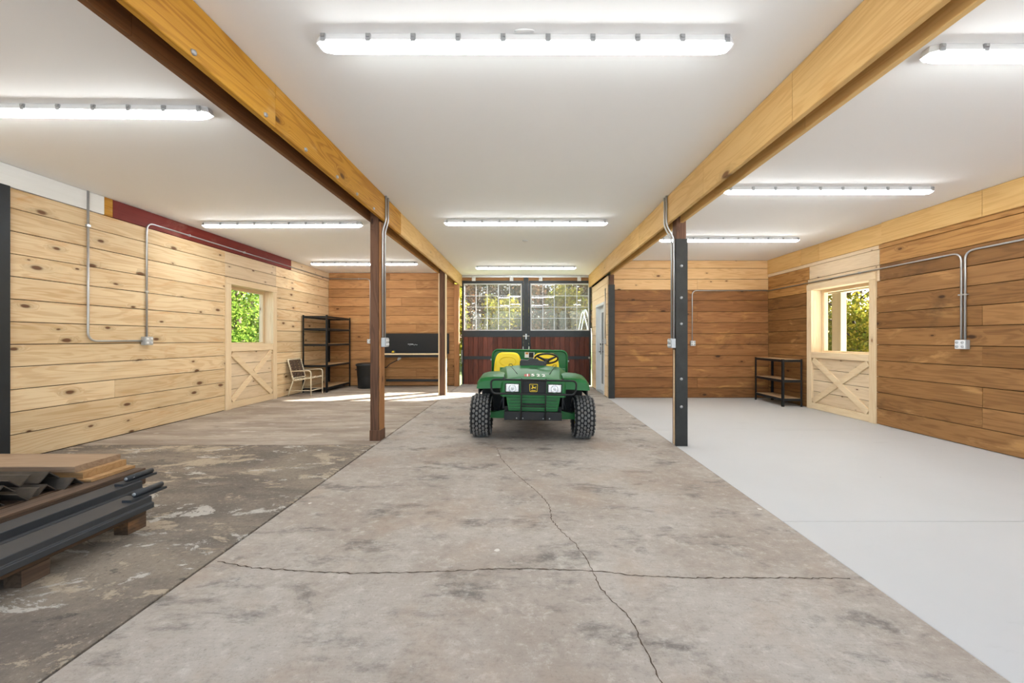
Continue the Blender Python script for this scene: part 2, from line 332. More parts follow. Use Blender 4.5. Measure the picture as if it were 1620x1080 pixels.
class MB:
    """collects vertices and faces of one mesh"""
    def __init__(self): self.v = []; self.f = []; self.sm = []
    def add(self, vs, fs, smooth=False):
        b = len(self.v); self.v += [tuple(v) for v in vs]; self.f += [tuple(i + b for i in f) for f in fs]; self.sm += [smooth] * len(fs)
        return self
    def box(self, x0, x1, y0, y1, z0, z1):
        vs = [(x, y, z) for x in (x0, x1) for y in (y0, y1) for z in (z0, z1)]
        return self.add(vs, [(0, 1, 3, 2), (4, 6, 7, 5), (0, 4, 5, 1), (2, 3, 7, 6), (0, 2, 6, 4), (1, 5, 7, 3)])
    def board(self, x0, x1, y0, y1, z0, z1, c=0.003):
        """box with its four long edges chamfered; long axis is found"""
        d = (x1 - x0, y1 - y0, z1 - z0); ax = d.index(max(d)); o = [i for i in range(3) if i != ax]
        lo = (x0, y0, z0); hi = (x1, y1, z1)
        c = min(c, 0.4 * min(d[o[0]], d[o[1]]))
        a0, a1, b0, b1 = lo[o[0]], hi[o[0]], lo[o[1]], hi[o[1]]
        ring = [(a0 + c, b0), (a1 - c, b0), (a1, b0 + c), (a1, b1 - c), (a1 - c, b1), (a0 + c, b1), (a0, b1 - c), (a0, b0 + c)]
        vs = []
        for t in (lo[ax], hi[ax]):
            for a, b in ring:
                p = [0, 0, 0]; p[ax] = t; p[o[0]] = a; p[o[1]] = b; vs.append(p)
        fs = [tuple(range(8)), tuple(range(8, 16))] + [(i, (i + 1) % 8, (i + 1) % 8 + 8, i + 8) for i in range(8)]
        return self.add(vs, fs)
    def prism(self, prof, axis, t0, t1):
        """profile (list of 2D points in the two other axes, in order) extruded along axis"""
        o = [i for i in range(3) if i != axis]; n = len(prof); vs = []
        for t in (t0, t1):
            for a, b in prof:
                p = [0, 0, 0]; p[axis] = t; p[o[0]] = a; p[o[1]] = b; vs.append(p)
        fs = [tuple(range(n)), tuple(range(n, 2 * n))] + [(i, (i + 1) % n, (i + 1) % n + n, i + n) for i in range(n)]
        return self.add(vs, fs)
    def tube(self, pts, r, seg=8, closed=False, smooth=True):
        pts = [Vector(p) for p in pts]; n = len(pts); rings = []
        t0 = (pts[1] - pts[0]).normalized(); up = Vector((0, 0, 1)) if abs(t0.z) < 0.9 else Vector((1, 0, 0))
        nrm = (up - t0 * up.dot(t0)).normalized(); vs = []
        for i, p in enumerate(pts):
            if closed: t = (pts[(i + 1) % n] - pts[i - 1]).normalized()
            else: t = ((pts[min(i + 1, n - 1)] - pts[max(i - 1, 0)])).normalized()
            nrm = (nrm - t * nrm.dot(t)).normalized(); bi = t.cross(nrm)
            rr = r[i] if isinstance(r, (list, tuple)) else r
            for k in range(seg):
                a = 2 * PI * k / seg; vs.append(p + (nrm * math.cos(a) + bi * math.sin(a)) * rr)
        fs = []
        for i in range(n if closed else n - 1):
            j = (i + 1) % n
            for k in range(seg): fs.append((i * seg + k, i * seg + (k + 1) % seg, j * seg + (k + 1) % seg, j * seg + k))
        if not closed: fs += [tuple(range(seg))[::-1], tuple((n - 1) * seg + k for k in range(seg))]
        return self.add(vs, fs, smooth)
    def lathe(self, prof, axis, center, seg=24, smooth=True):
        """prof: (radius, t) pairs turned round axis through center"""
        o = [i for i in range(3) if i != axis]; vs = []; n = len(prof)
        for k in range(seg):
            a = 2 * PI * k / seg
            for r, t in prof:
                p = [0, 0, 0]; p[axis] = center[axis] + t; p[o[0]] = center[o[0]] + r * math.cos(a); p[o[1]] = center[o[1]] + r * math.sin(a); vs.append(p)
        fs = []
        for k in range(seg):
            j = (k + 1) % seg
            for i in range(n - 1): fs.append((k * n + i, k * n + i + 1, j * n + i + 1, j * n + i))
        return self.add(vs, fs, smooth)
    def loft(self, rings, closed_ring=True, caps=True, smooth=True):
        n = len(rings[0]); vs = [p for r in rings for p in r]; fs = []
        for i in range(len(rings) - 1):
            for k in range(n if closed_ring else n - 1):
                fs.append((i * n + k, i * n + (k + 1) % n, (i + 1) * n + (k + 1) % n, (i + 1) * n + k))
        if caps and closed_ring: fs += [tuple(range(n))[::-1], tuple((len(rings) - 1) * n + k for k in range(n))]
        return self.add(vs, fs, smooth)
    def mesh(self, name):
        me = bpy.data.meshes.new(name); me.from_pydata(self.v, [], self.f)
        bm = bmesh.new(); bm.from_mesh(me); bmesh.ops.recalc_face_normals(bm, faces=bm.faces); bm.to_mesh(me); bm.free()
        for p, s in zip(me.polygons, self.sm): p.use_smooth = s
        me.update(); return me
    def build(self, name, mat, parent=None):
        return link(name, self.mesh(name), mat, parent)

def boxo(name, b, mat, parent=None): return MB().box(*b).build(name, mat, parent)
def boardo(name, b, mat, parent=None, c=0.003): return MB().board(*b, c=c).build(name, mat, parent)
def bevel(o, wdt=0.01, seg=2):
    m = o.modifiers.new('bevel', 'BEVEL'); m.width = wdt; m.segments = seg; m.limit_method = 'ANGLE'; m.angle_limit = 0.6
    return o
def arc_path(pts, rad, n=6):
    """polyline with rounded corners"""
    pts = [Vector(p) for p in pts]; out = [pts[0]]
    for i in range(1, len(pts) - 1):
        a = (pts[i - 1] - pts[i]); b = (pts[i + 1] - pts[i]); r = min(rad, a.length * 0.49, b.length * 0.49)
        p0 = pts[i] + a.normalized() * r; p1 = pts[i] + b.normalized() * r
        for k in range(n + 1):
            t = k / n; out.append(p0 * (1 - t) ** 2 + pts[i] * 2 * t * (1 - t) + p1 * t * t)
    out.append(pts[-1]); return out

# ------------------------------------------------------------------ main dimensions
CEIL = 3.03
XL, XR = -5.25, 5.49            # wall faces
JL, JR = -1.765, 1.87           # slab joints
YF, YB = -1.6, 10.9             # front wall, sliding doors
YBL, YBR = 10.5, 8.83           # back walls of the left and right bays
ZR = -0.07                      # floor level of the right bay
def floor_z(x): return ZR * min(1.0, max(0.0, (x - JL) / (JR - JL)))

# ------------------------------------------------------------------ floor
fl = MB()
fl.add([(JL + .006, YF, 0), (JR, YF, ZR), (JR, 11.3, ZR), (JL + .006, 11.3, 0), (JL + .006, YF, -.12), (JR, YF, -.12), (JR, 11.3, -.12), (JL + .006, 11.3, -.12)],
       [(0, 1, 2, 3), (4, 7, 6, 5), (0, 4, 5, 1), (1, 5, 6, 2), (2, 6, 7, 3), (3, 7, 4, 0)])
floor = fl.build('floor', 'c_aisle'); floor['kind'] = 'structure'; floor['label'] = 'worn grey concrete aisle slab with cracks'
def crack(pts, wdt, seed):
    rg = random.Random(seed); P = []
    for i in range(len(pts) - 1):
        a, b = Vector((*pts[i], 0)), Vector((*pts[i + 1], 0)); L = (b - a).length; n = max(2, int(L / 0.018)); t = (b - a).normalized(); q = Vector((-t.y, t.x, 0))
        for k in range(n):
            P.append(a + (b - a) * (k / n) + q * rg.uniform(-.006, .006))
    P.append(Vector((*pts[-1], 0))); vs = []; fs = []
    for i, p in enumerate(P):
        t = (P[min(i + 1, len(P) - 1)] - P[max(i - 1, 0)]).normalized(); q = Vector((-t.y, t.x, 0)); h = wdt * rg.uniform(.3, 1.1) / 2
        for s in (-1, 1):
            v = p + q * h * s; vs.append((v.x, v.y, floor_z(v.x) + .0012))
        if i: fs.append((2 * i - 2, 2 * i - 1, 2 * i + 1, 2 * i))
    return MB().add(vs, fs).build('crack', 'crack', floor)
crack([(-1.726, 2.206), (-1.493, 2.153), (-1.137, 2.129), (-0.923, 2.119), (-0.591, 2.141), (-0.294, 2.17), (-0.145, 2.188), (0.085, 2.193), (0.374, 2.187), (0.607, 2.151), (0.931, 2.138), (1.389, 2.153), (1.794, 2.16)], .009, 1)
crack([(-0.326, 4.592), (-0.251, 4.207), (-0.12, 3.811), (0.048, 3.432), (0.125, 3.254), (0.191, 3.041), (0.194, 2.791), (0.246, 2.633), (0.32, 2.48), (0.356, 2.323), (0.381, 2.184), (0.392, 2.043), (0.427, 1.947), (0.484, 1.852), (0.493, 1.747), (0.503, 1.625), (0.519, 1.476), (.56, 1.1), (.62, .6)], .007, 2)
def slab(parent, b, mat, z):
    return MB().board(b[0], b[1], b[2], b[3], -.13, z, c=.004).build('slab', mat, parent)
fleft = empty('floor_left', kind='structure')
slab(fleft, (XL - .02, JL - .014, YF, 4.636), 'c_rough', 0.0)
slab(fleft, (XL - .02, JL - .012, 4.644, 10.62), 'c_far', 0.0)
fright = empty('floor_right', kind='structure')
for a, b in ((YF, 2.836), (2.843, 5.698), (5.702, 8.95)): slab(fright, (JR + .003, XR + .05, a, b), 'c_new', ZR)
boxo('joint_fill', (JL - .016, JL + .008, YF, 10.62, -.12, -.022), 'asphalt_gap', floor)
gd = MB().box(-80, 80, -60, 120, -.4, -.135).build('ground', 'grass'); gd['kind'] = 'structure'

dw = MB().box(-30, 30, -40, YF - .12, -.134, -.10).build('bounce_yard_front', 'gravel'); dw['kind'] = 'structure'; dw['label'] = 'added pale gravel yard bouncing sunlight in through the open barn front'  # unseen yard, added so sunlit gravel brightens the ceiling through the open front
yg = MB().box(5.75, 24, -1.72, 12.2, -.134, -.10).build('bounce_yard_porch', 'gravel'); yg['kind'] = 'structure'; yg['label'] = 'added pale gravel yard bouncing sunlight onto the porch'  # unseen gravel, added to bounce sunlight up at the porch
# ------------------------------------------------------------------ ceiling
cl = boxo('ceiling', (-5.5, 5.8, YF - .1, 11.06, CEIL, CEIL + .12), 'ceiling'); cl['kind'] = 'structure'

# ------------------------------------------------------------------ walls
def subtract(r, holes):
    """rect (a0,a1,z0,z1) minus holes -> rects"""
    out = [r]
    for h in holes:
        nx = []
        for a0, a1, z0, z1 in out:
            if h[1] <= a0 or h[0] >= a1 or h[3] <= z0 or h[2] >= z1: nx.append((a0, a1, z0, z1)); continue
            if h[0] > a0: nx.append((a0, h[0], z0, z1))
            if h[1] < a1: nx.append((h[1], a1, z0, z1))
            m0, m1 = max(a0, h[0]), min(a1, h[1])
            if h[2] > z0: nx.append((m0, m1, z0, h[2]))
            if h[3] < z1: nx.append((m0, m1, h[3], z1))
        out = nx
    return out
def board_wall(parent, axis, face, nsign, a0, a1, seams, holes, joints, pick, thick=.03, gap=.008, seed=0):
    """axis: 0 = boards run along X on a wall of constant Y, 1 = along Y on a wall of constant X"""
    rg = random.Random(seed)
    for k in range(len(seams) - 1):
        z0, z1 = seams[k], seams[k + 1]
        js = sorted(set([a0, a1] + [j for j in joints(k) if a0 < j < a1]))
        for i in range(len(js) - 1):
            for (p, q, u, v) in subtract((js[i], js[i + 1], z0, z1), holes):
                if q - p < .04 or v - u < .025: continue
                pr = rg.uniform(-.0035, .003); f = face + nsign * pr; bk = face - nsign * thick
                lo, hi = min(f, bk), max(f, bk)
                b = (lo, hi, p + .0015, q - .0015, u + gap / 2, v - gap / 2) if axis == 1 else (p + .0015, q - .0015, lo, hi, u + gap / 2, v - gap / 2)
                boardo('board', b, pick(k, p, q, (u + v) / 2), parent)
def shell(name, axis, c0, c1, a0, a1, z0, z1, holes):
    m = MB()
    for p, q, u, v in subtract((a0, a1, z0, z1), holes):
        m.box(c0, c1, p, q, u, v) if axis == 1 else m.box(p, q, c0, c1, u, v)
    o = m.build(name, 'backing'); o['kind'] = 'structure'; return o

DL = (6.867, 8.28, 0.0, 2.348)            # left stall door, outer edge of its casing (Y0, Y1, z0, z1)
DR = (6.11, 7.60, ZR, 2.30)               # right stall door
wall_left = shell('wall_left', 1, XL - .20, XL - .03, YF, 10.7, -.12, CEIL, [DL])
zl = [0.006] + [.035 + .2325 * k for k in range(1, 12)] + [2.80]
board_wall(wall_left, 1, XL, 1, 3.97, YBL, zl, [DL], lambda k: [DL[0], DL[1]] + ([[5.44], [], [5.02], []][k % 4] if k in (2, 5, 8) else []),
           lambda k, p, q, z: 'pine_pale' if (p > 6.8 and q < 8.3) else 'pine', seed=1)
board_wall(wall_left, 1, XL, 1, YF, 3.84, zl, [], lambda k: [1.2 + .3 * (k % 3)], lambda k, p, q, z: 'pine', seed=2)
for a, b, m in ((YF, 4.887, 'white_paint_board'), (4.889, 4.99, 'beam_yellow'), (4.992, 8.80, 'maroon'), (8.802, YBL, 'pine_pale')):
    boardo('fascia_board', (XL - .03, XL + .008, a, b, 2.803, CEIL - .004), m, wall_left)
boxo('steel_edge', (XL - .03, XL + .045, 3.84, 3.966, 0, 2.80), 'door_steel', wall_left)

wall_right = shell('wall_right', 1, XR + .03, XR + .20, YF, 9.0, -.13, CEIL, [DR])
zr = [-.066 + .2466 * k for k in range(0, 12)]
def pick_r(k, p, q, z):
    if 6.0 < p and q < 7.62: return 'pine_pale'
    if k == 10: return 'tan'
    if k == 9: return 'tan' if q > 7.5 else 'brown'
    return 'brown'
board_wall(wall_right, 1, XR, -1, YF, YBR, zr, [DR], lambda k: ([6.06, 7.55] if k >= 9 else []) + ([4.70] if k in (1, 2, 4, 6) else [2.2 + .4 * (k % 3)]), pick_r, seed=3)
boardo('ledger_board', (XR - .012, XR + .03, YF, 6.06, 2.648, 2.708), 'tan', wall_right)
boardo('ledger_board', (XR - .004, XR + .03, 6.062, YBR, 2.648, 2.708), 'pine_pale', wall_right)
js = [YF, .9, 4.66, 5.98, 7.29, 7.76, YBR]
for a, b in zip(js[:-1], js[1:]):
    boardo('fascia_board', (XR - .05 if b < 6.2 else XR - .02, XR + .03, a + .003, b - .003, 2.71, CEIL - .004), 'beam_light', wall_right)

wall_back_left = shell('wall_back_left', 0, YBL + .03, YBL + .14, -5.42, -1.90, -.12, CEIL, [])
zb = [.012] + [2.835 - .2355 * k for k in range(11, -1, -1)] + [CEIL - .004]
board_wall(wall_back_left, 0, YBL, -1, XL, -1.88, zb, [], lambda k: [[-3.62], [-2.9], [-3.61, -2.1], [], [-3.3]][k % 5], lambda k, p, q, z: 'amber_x', seed=4)

wall_back_right = shell('wall_back_right', 0, YBR + .03, YBR + .14, 2.02, 5.66, -.13, CEIL, [])
zbr = [-.066, .15, .392, .64, .888, 1.131, 1.374, 1.623, 1.871, 2.125, 2.362, 2.604, 2.85, CEIL - .004]
board_wall(wall_back_right, 0, YBR, -1, 2.0, XR, zbr, [], lambda k: [3.74 + .15 * (k % 3)] if k % 3 == 1 else [], lambda k, p, q, z: 'pine_pale_x' if k >= 10 else 'brown_x', seed=5)

DP = (9.17, 10.22, -.12, 2.13)            # white framed door in the partition
wall_partition = shell('wall_partition', 1, 1.90, 2.02, 8.86, 11.0, -.12, 2.69, [DP])
board_wall(wall_partition, 1, 1.87, -1, 8.845, 10.86, [-.06] + [.17 + .2355 * k for k in range(0, 11)] + [2.688], [DP], lambda k: [], lambda k, p, q, z: 'pine_part', seed=6)
rb = shell('wall_room_back', 0, 11.0, 11.06, 1.9, 5.66, -.13, CEIL, [])
rs = boxo('wall_room_side', (5.52, 5.66, 9.0, 11.06, -.13, CEIL), 'backing'); rs['kind'] = 'structure'
ft = shell('wall_front', 0, YF - .12, YF, -5.42, 5.66, -.13, CEIL, [(-1.95, 1.95, -.2, 2.98), (-5.2, -2.1, -.2, 2.9), (2.1, 5.4, -.2, 2.9)])

# ------------------------------------------------------------------ stall doors with windows
def stall_door(name, label, xf, out, y0, y1, zb_, zt, jw, top_h, mid, bot_h, depth):
    """xf wall face, out = direction outward (+1/-1). mid = (z0, z1) of the middle rail"""
    d = empty(name, (xf, (y0 + y1) / 2, zb_), kind='structure'); d['label'] = label
    def bx(a, b): return (min(xf + out * a, xf + out * b), max(xf + out * a, xf + out * b))
    def part(nm, a, b, p, q, u, v, mat='trim', c=.004):
        x0, x1 = bx(a, b); return boardo(nm, (x0, x1, p, q, u, v), mat, d, c)
    i0, i1 = y0 + jw, y1 - jw
    part('casing', -.022, .03, y0, i0, zb_, zt - top_h); part('casing', -.022, .03, i1, y1, zb_, zt - top_h)
    part('head_casing', -.024, .03, y0 - .0, y1 + .0, zt - top_h + .002, zt, 'trim_y')
    part('middle_rail', -.020, .03, i0 + .002, i1 - .002, mid[0], mid[1], 'trim_y')
    part('bottom_rail', -.018, .03, i0 + .002, i1 - .002, zb_ + .004, zb_ + bot_h, 'trim_y')
    pz0, pz1 = zb_ + bot_h, mid[0]; n = 4
    for k in range(n):
        part('panel_board', .014, .034, i0 + .002, i1 - .002, pz0 + (pz1 - pz0) * k / n + .0035, pz0 + (pz1 - pz0) * (k + 1) / n - .0035, 'pine_pale')
    # X brace
    bw = .052; a, b = Vector((i0, pz0)), Vector((i1, pz1)); off = .03
    def brace(p, q, t0, t1):
        t = (q - p).normalized(); nn = Vector((-t.y, t.x)) * bw
        prof = [p + nn, p - nn, q - nn, q + nn]
        x0, x1 = bx(t0, t1); m = MB(); vs = [(x, s.x, s.y) for x in (x0, x1) for s in prof]
        m.add(vs, [(0, 1, 2, 3), (4, 5, 6, 7), (0, 1, 5, 4), (1, 2, 6, 5), (2, 3, 7, 6), (3, 0, 4, 7)])
        return bevel(m.build('brace', 'trim_y', d), .003, 1)
    p00, p11 = Vector((i0 + off, pz0 + .03)), Vector((i1 - off, pz1 - .03)); p01, p10 = Vector((i0 + off, pz1 - .03)), Vector((i1 - off, pz0 + .03))
    if out < 0: brace(p01, p10, -.016, .013)
    else: brace(p00, p11, -.016, .013)
    first, second = (p00, p11) if out < 0 else (p10, p01)
    c = (p00 + p11) / 2; t = (second - first).normalized(); cut = .054 / abs(math.sin(2 * math.atan2(t.y, t.x)) + 1e-6)
    brace(first, c - t * cut, -.014, .013); brace(c + t * cut, second, -.014, .013)
    # deep reveal and window
    wz0, wz1 = mid[1], zt - top_h
    part('reveal_board', .03, depth, i0 - .03, i0, wz0, wz1); part('reveal_board', .03, depth, i1, i1 + .03, wz0, wz1)
    part('reveal_board', .03, depth, i0 - .03, i1 + .03, wz1, wz1 + .03, 'trim_y'); part('window_sill', .03, depth, i0 - .03, i1 + .03, wz0 - .03, wz0, 'trim_y')
    fw = .055
    part('sash', depth - .10, depth - .02, i0, i0 + fw, wz0, wz1); part('sash', depth - .10, depth - .02, i1 - fw, i1, wz0, wz1)
    part('sash', depth - .10, depth - .02, i0 + fw, i1 - fw, wz0, wz0 + fw * .5, 'trim_y'); part('sash', depth - .10, depth - .02, i0 + fw, i1 - fw, wz1 - fw, wz1, 'trim_y')
    x0, x1 = bx(depth - .055, depth - .05); boxo('pane', (x0, x1, i0 + fw, i1 - fw, wz0 + fw * .5, wz1 - fw), 'glass_clear', d)
    x0, x1 = bx(.035, .12); boxo('panel_back', (x0, x1, i0 - .02, i1 + .02, zb_, mid[0] + .02), 'backing', d)
    return d
stall_door('door_1', 'pale pine stall door with X brace and window in the bright pine wall', XL, -1, DL[0], DL[1], 0.0, DL[3], .125, .12, (1.03, 1.163), .125, .26)
stall_door('door_2', 'pale pine stall door with X brace and window in the brown wall', XR, 1, DR[0], DR[1], ZR, DR[3], .12, .115, (.897, 1.008), .12, .28)

# ------------------------------------------------------------------ beams and posts
def beam(label, planks, blocks=()):
    b = empty('ceiling_beam', (planks[0][0][0], 4, 2.7)); tag(b, label, 'beam')
    for bx_, m in planks: boardo('plank', bx_, m, b, .004)
    return b
LB, RB = 2.72, 2.69
pl = []
js = [YF, 2.73, 5.5, 7.9, 10.86]
for a, c in zip(js[:-1], js[1:]): pl.append(((-1.777, -1.735, a + .0015, c - .0015, LB, CEIL - .003), 'beam_yellow' if c < 6 else 'beam_light'))
js = [YF, 1.9, 5.1, 8.3, 10.48]
for a, c in zip(js[:-1], js[1:]): pl.append(((-1.945, -1.905, a + .0015, c - .0015, LB, CEIL - .003), 'beam_shaded' if c < 6 else 'tan'))
lbeam = beam('double plank ceiling beam with a yellow face between the bare concrete bay and the aisle', pl)
pl = []
js = [YF, 2.60, 3.89, 6.1, 8.5, 10.88]
for a, c in zip(js[:-1], js[1:]): pl.append(((1.775, 1.817, a + .002, c - .002, RB, CEIL - .003), 'beam_light'))
js = [YF, 2.69, 3.98, 6.6, 8.80]
for a, c in zip(js[:-1], js[1:]): pl.append(((1.925, 1.965, a + .002, c - .002, RB, CEIL - .003), 'beam_light'))
rbeam = beam('double plank ceiling beam of pale wood over the edge of the smooth white floor', pl)
pk = MB().lathe([(0, -.012), (.013, -.012), (.016, -.006), (.016, 0)], 0, (0, 0, 0), 8).mesh('bolt')
pk.materials.append(M['clip'])
for y in (1.62, 2.05, 2.62, 3.1, 3.62, 4.05, 4.5):
    o = bpy.data.objects.new('bolt', pk); COL.objects.link(o); o.parent = lbeam
    wv = lbeam['_world']; o.location = (-1.735 - wv[0], y - wv[1], LB + .03 - wv[2]); o.rotation_euler = (0, 0, PI)

def post(label, x0, x1, y0, y1, z0, z1, mat, extra=None):
    p = empty('support_post', ((x0 + x1) / 2, (y0 + y1) / 2, z0)); tag(p, label, 'post')
    boardo('timber', (x0, x1, y0, y1, z0, z1), mat, p, .006)
    if extra: extra(p)
    return p
def ex_l1(p):
    boardo('side_board', (-1.797, -1.777, 4.835, 4.975, .02, 2.70), 'post_light', p)
    boardo('base_block', (-1.908, -1.772, 4.822, 4.98, 0, .13), 'post', p)
post('dark brown timber post carrying a conduit and a grey box, at the bare concrete bay', -1.905, -1.80, 4.83, 4.975, 0, 2.99, 'post', ex_l1)
def ex_l2(p):
    boardo('edge_and_sun_strip', (-1.925, -1.898, 8.735, 8.80, 0, 2.72), 'trim', p)
    boardo('edge_and_sun_strip', (-1.777, -1.757, 8.74, 8.85, 0, 2.715), 'trim', p)  # pale strip puts the sunlight on this side face into colour
post('brown timber post with a pale edge strip and a painted sunlit side, in front of the black-backed workbench', -1.898, -1.777, 8.74, 8.875, 0, 2.99, 'post', ex_l2)
post('light brown timber post at the corner beside the sliding barn doors', -1.88, -1.755, 10.43, 10.58, 0, 2.715, 'post_light')
def steel_clad(x0, x1, y0, y1, z0, z1, bolts):
    def ex(p):
        t = .012
        m = MB(); m.box(x0 - t, x1 + t, y0 - t, y0, z0, z1); m.box(x1, x1 + t, y0, y0 + .07, z0, z1); m.box(x0 - t, x0, y0, y0 + .02, z0, z1)
        m.build('steel_channel', 'post_steel', p)
        for z in bolts:
            MB().lathe([(0, -.012), (.012, -.011), (.018, -.005), (.019, 0)], 1, ((x0 + x1) / 2 - .005, y0 - t, z), 10).build('bolt', 'clip', p)
        if bolts: boardo('side_strip', (x0 - .004, x0 + .02, y0 + .06, y0 + .10, z0, 1.12), 'pine_part', p)
    return ex
post('post clad in black bolted steel with a brown wooden top, at the smooth white floor', 1.88, 2.0, 4.85, 4.985, ZR, 2.99, 'post', steel_clad(1.88, 2.0, 4.85, 4.985, ZR, 2.49, (2.153, 1.764, 1.44, .76, .417)))
post('post with black steel face at the end of the pale partition with the white door', 1.89, 2.0, 8.76, 8.83, ZR, 2.688, 'post', steel_clad(1.89, 2.0, 8.76, 8.85, ZR, 2.47, ()))

# ------------------------------------------------------------------ white framed door in the partition
d3 = empty('door_3', (1.9, 9.7, -.06), kind='structure'); d3['label'] = 'white framed door with dark glass in the pale partition'
y0, y1, zt = DP[0], DP[1], DP[3]
boardo('jamb', (1.855, 2.02, y0, y0 + .06, -.06, zt - .06), 'white_paint', d3); boardo('jamb', (1.855, 2.02, y1 - .06, y1, -.06, zt - .06), 'white_paint', d3)
boardo('head', (1.855, 2.02, y0, y1, zt - .06, zt), 'white_paint', d3); boxo('threshold', (1.86, 2.02, y0 + .06, y1 - .06, -.075, -.05), 'clip', d3)
leaf = empty('door_leaf', (0, 0, 0)); leaf.parent = d3; leaf.location = [-v for v in d3['_world']]
boardo('stile', (1.965, 2.005, y1 - .17, y1 - .062, -.05, zt - .065), 'white_paint', leaf); boardo('stile', (1.965, 2.005, y0 + .062, y0 + .17, -.05, zt - .065), 'white_paint', leaf)
boardo('rail', (1.965, 2.005, y0 + .17, y1 - .17, zt - .2, zt - .065), 'white_paint', leaf); boardo('rail', (1.965, 2.005, y0 + .17, y1 - .17, -.05, .12), 'white_paint', leaf)
boxo('pane', (1.98, 1.99, y0 + .17, y1 - .17, .12, zt - .2), 'glass_dark', leaf)
hn = MB().box(1.955, 1.966, y1 - .13, y1 - .095, .86, 1.06); hn.tube([(1.96, y1 - .112, .93), (1.92, y1 - .112, .93), (1.915, y1 - .22, .93)], .01); hn.lathe([(0, -.02), (.028, -.02), (.028, 0)], 0, (1.966, y1 - .112, 1.12), 12)
hn.build('handle', 'black_steel', leaf)

# ------------------------------------------------------------------ sliding barn doors
def barn_door(label, x0, x1, latch):
    g = empty('sliding_door', ((x0 + x1) / 2, YB, -.05)); tag(g, label, 'door', 'sliding barn doors')
    ya, yb = YB, YB + .06; z0 = -.035; top = 2.88; win0, win1 = 1.49, 2.80; fr = .045
    m = MB()
    for b in ((x0, x0 + fr, z0, top), (x1 - fr, x1, z0, top), (x0 + fr, x1 - fr, 2.805, top), (x0 + fr, x1 - fr, 1.315, 1.49)): m.box(b[0], b[1], ya, yb, b[2], b[3])
    m.build('frame', 'door_steel', g)
    boxo('strap_rail', (x0 + fr, x1 - fr, ya - .012, ya + .02, .695, .78), 'door_steel', g)
    boxo('bottom_rail', (x0 + fr, x1 - fr, ya, yb, z0, z0 + .03), 'conduit', g)
    n = 12; a0, a1 = x0 + fr, x1 - fr
    for k in range(n):
        boardo('plank', (a0 + (a1 - a0) * k / n + .002, a0 + (a1 - a0) * (k + 1) / n - .002, ya + .012 + .004 * (k % 2), yb - .01, z0 + .03, 1.315), 'door_plank', g)
    boxo('daylight_stop', (a0, a1, yb - .009, yb - .002, z0 + .03, 1.315), 'door_steel', g)  # added sheet, blocks daylight from showing between the planks
    # window
    wf = .028; wx0, wx1 = a0 + .004, a1 - .004
    w_ = empty('window', (0, 0, 0)); w_.parent = g; w_.location = [-v for v in g['_world']]
    m = MB()
    for b in ((wx0, wx0 + wf, win0, win1), (wx1 - wf, wx1, win0, win1), (wx0 + wf, wx1 - wf, win0, win0 + wf), (wx0 + wf, wx1 - wf, win1 - wf, win1)): m.box(b[0], b[1], ya - .008, yb - .01, b[2], b[3])
    m.build('window_frame', 'win_frame', w_)
    gx0, gx1, gz0, gz1 = wx0 + wf, wx1 - wf, win0 + wf, win1 - wf; nc, nr = 5, 4; mw = .0075
    m = MB()
    for i in range(1, nc):
        x = gx0 + (gx1 - gx0) * i / nc; m.box(x - mw, x + mw, ya + .014, ya + .034, gz0, gz1)
    for j in range(1, nr):
        z = gz0 + (gz1 - gz0) * j / nr; m.box(gx0, gx1, ya + .013, ya + .035, z - mw, z + mw)
    m.build('muntins', 'muntin', w_)
    pm = None
    for i in range(nc):
        for j in range(nr):
            cx = gx0 + (gx1 - gx0) * (i + .5) / nc; cz = gz0 + (gz1 - gz0) * (j + .5) / nr; hx, hz = (gx1 - gx0) / nc / 2 - mw, (gz1 - gz0) / nr / 2 - mw
            if pm is None:
                pm = MB().box(-hx, hx, -.002, .002, -hz, hz).mesh('pane'); pm.materials.append(M['glass'])
            o = bpy.data.objects.new('pane', pm); COL.objects.link(o); o.parent = w_; o.location = (cx, ya + .024, cz)
            o.rotation_euler = (random.uniform(-.004, .004), 0, random.uniform(-.004, .004))
    for hx_ in ((x0 + .33), (x1 - .33)):
        m = MB().box(hx_ - .05, hx_ + .05, ya - .02, ya, 2.80 + .07, 2.965); m.lathe([(0, -.02), (.035, -.02), (.035, .0)], 1, (hx_, ya - .01, 2.955), 12)
        m.build('hanger', 'white', g)
    if latch == 'l':
        MB().box(x0 - .012, x0 + .02, ya - .06, ya, .62, .95).tube([(x0 + .004, ya - .06, .68), (x0 + .004, ya - .1, .70), (x0 + .004, ya - .1, .86), (x0 + .004, ya - .06, .88)], .008).build('pull_handle', 'clip', g)
    else:
        MB().lathe([(0, -.03), (.03, -.03), (.03, 0)], 1, (x1 - .05, ya, .735), 10).build('lock', 'clip', g)
    return g
barn_door('sliding barn door of red brown planks and gridded window beside the brown corner post', -1.745, -.035, 'l')
barn_door('sliding barn door of red brown planks and gridded window beside the pale partition', .115, 1.845, 'r')
cp = empty('center_post', (.04, YB, -.03)); tag(cp, 'dark blue-grey steel post between the two sliding barn doors', 'post')
boxo('tube', (-.028, .108, YB - .03, YB + .05, -.035, 2.96), 'door_steel', cp); boxo('ridge', (.022, .06, YB - .05, YB - .03, -.03, 2.96), 'post_steel', cp)
m = MB().tube([(-.05, YB - .06, 1.34), (.13, YB - .06, 1.34)], .018); m.box(.02, .06, YB - .075, YB - .03, 1.25, 1.40); m.build('latch_bolt', 'conduit', cp)
boxo('guide_plate', (-.05, -.035, YB - .045, YB - .03, .78, 1.05), 'conduit', cp); boxo('guide_plate', (.115, .13, YB - .045, YB - .03, .78, 1.05), 'conduit', cp)
tk = empty('door_track', (0, YB, 2.9)); tag(tk, 'galvanised sliding door track on a brown header board under the ceiling', 'track')
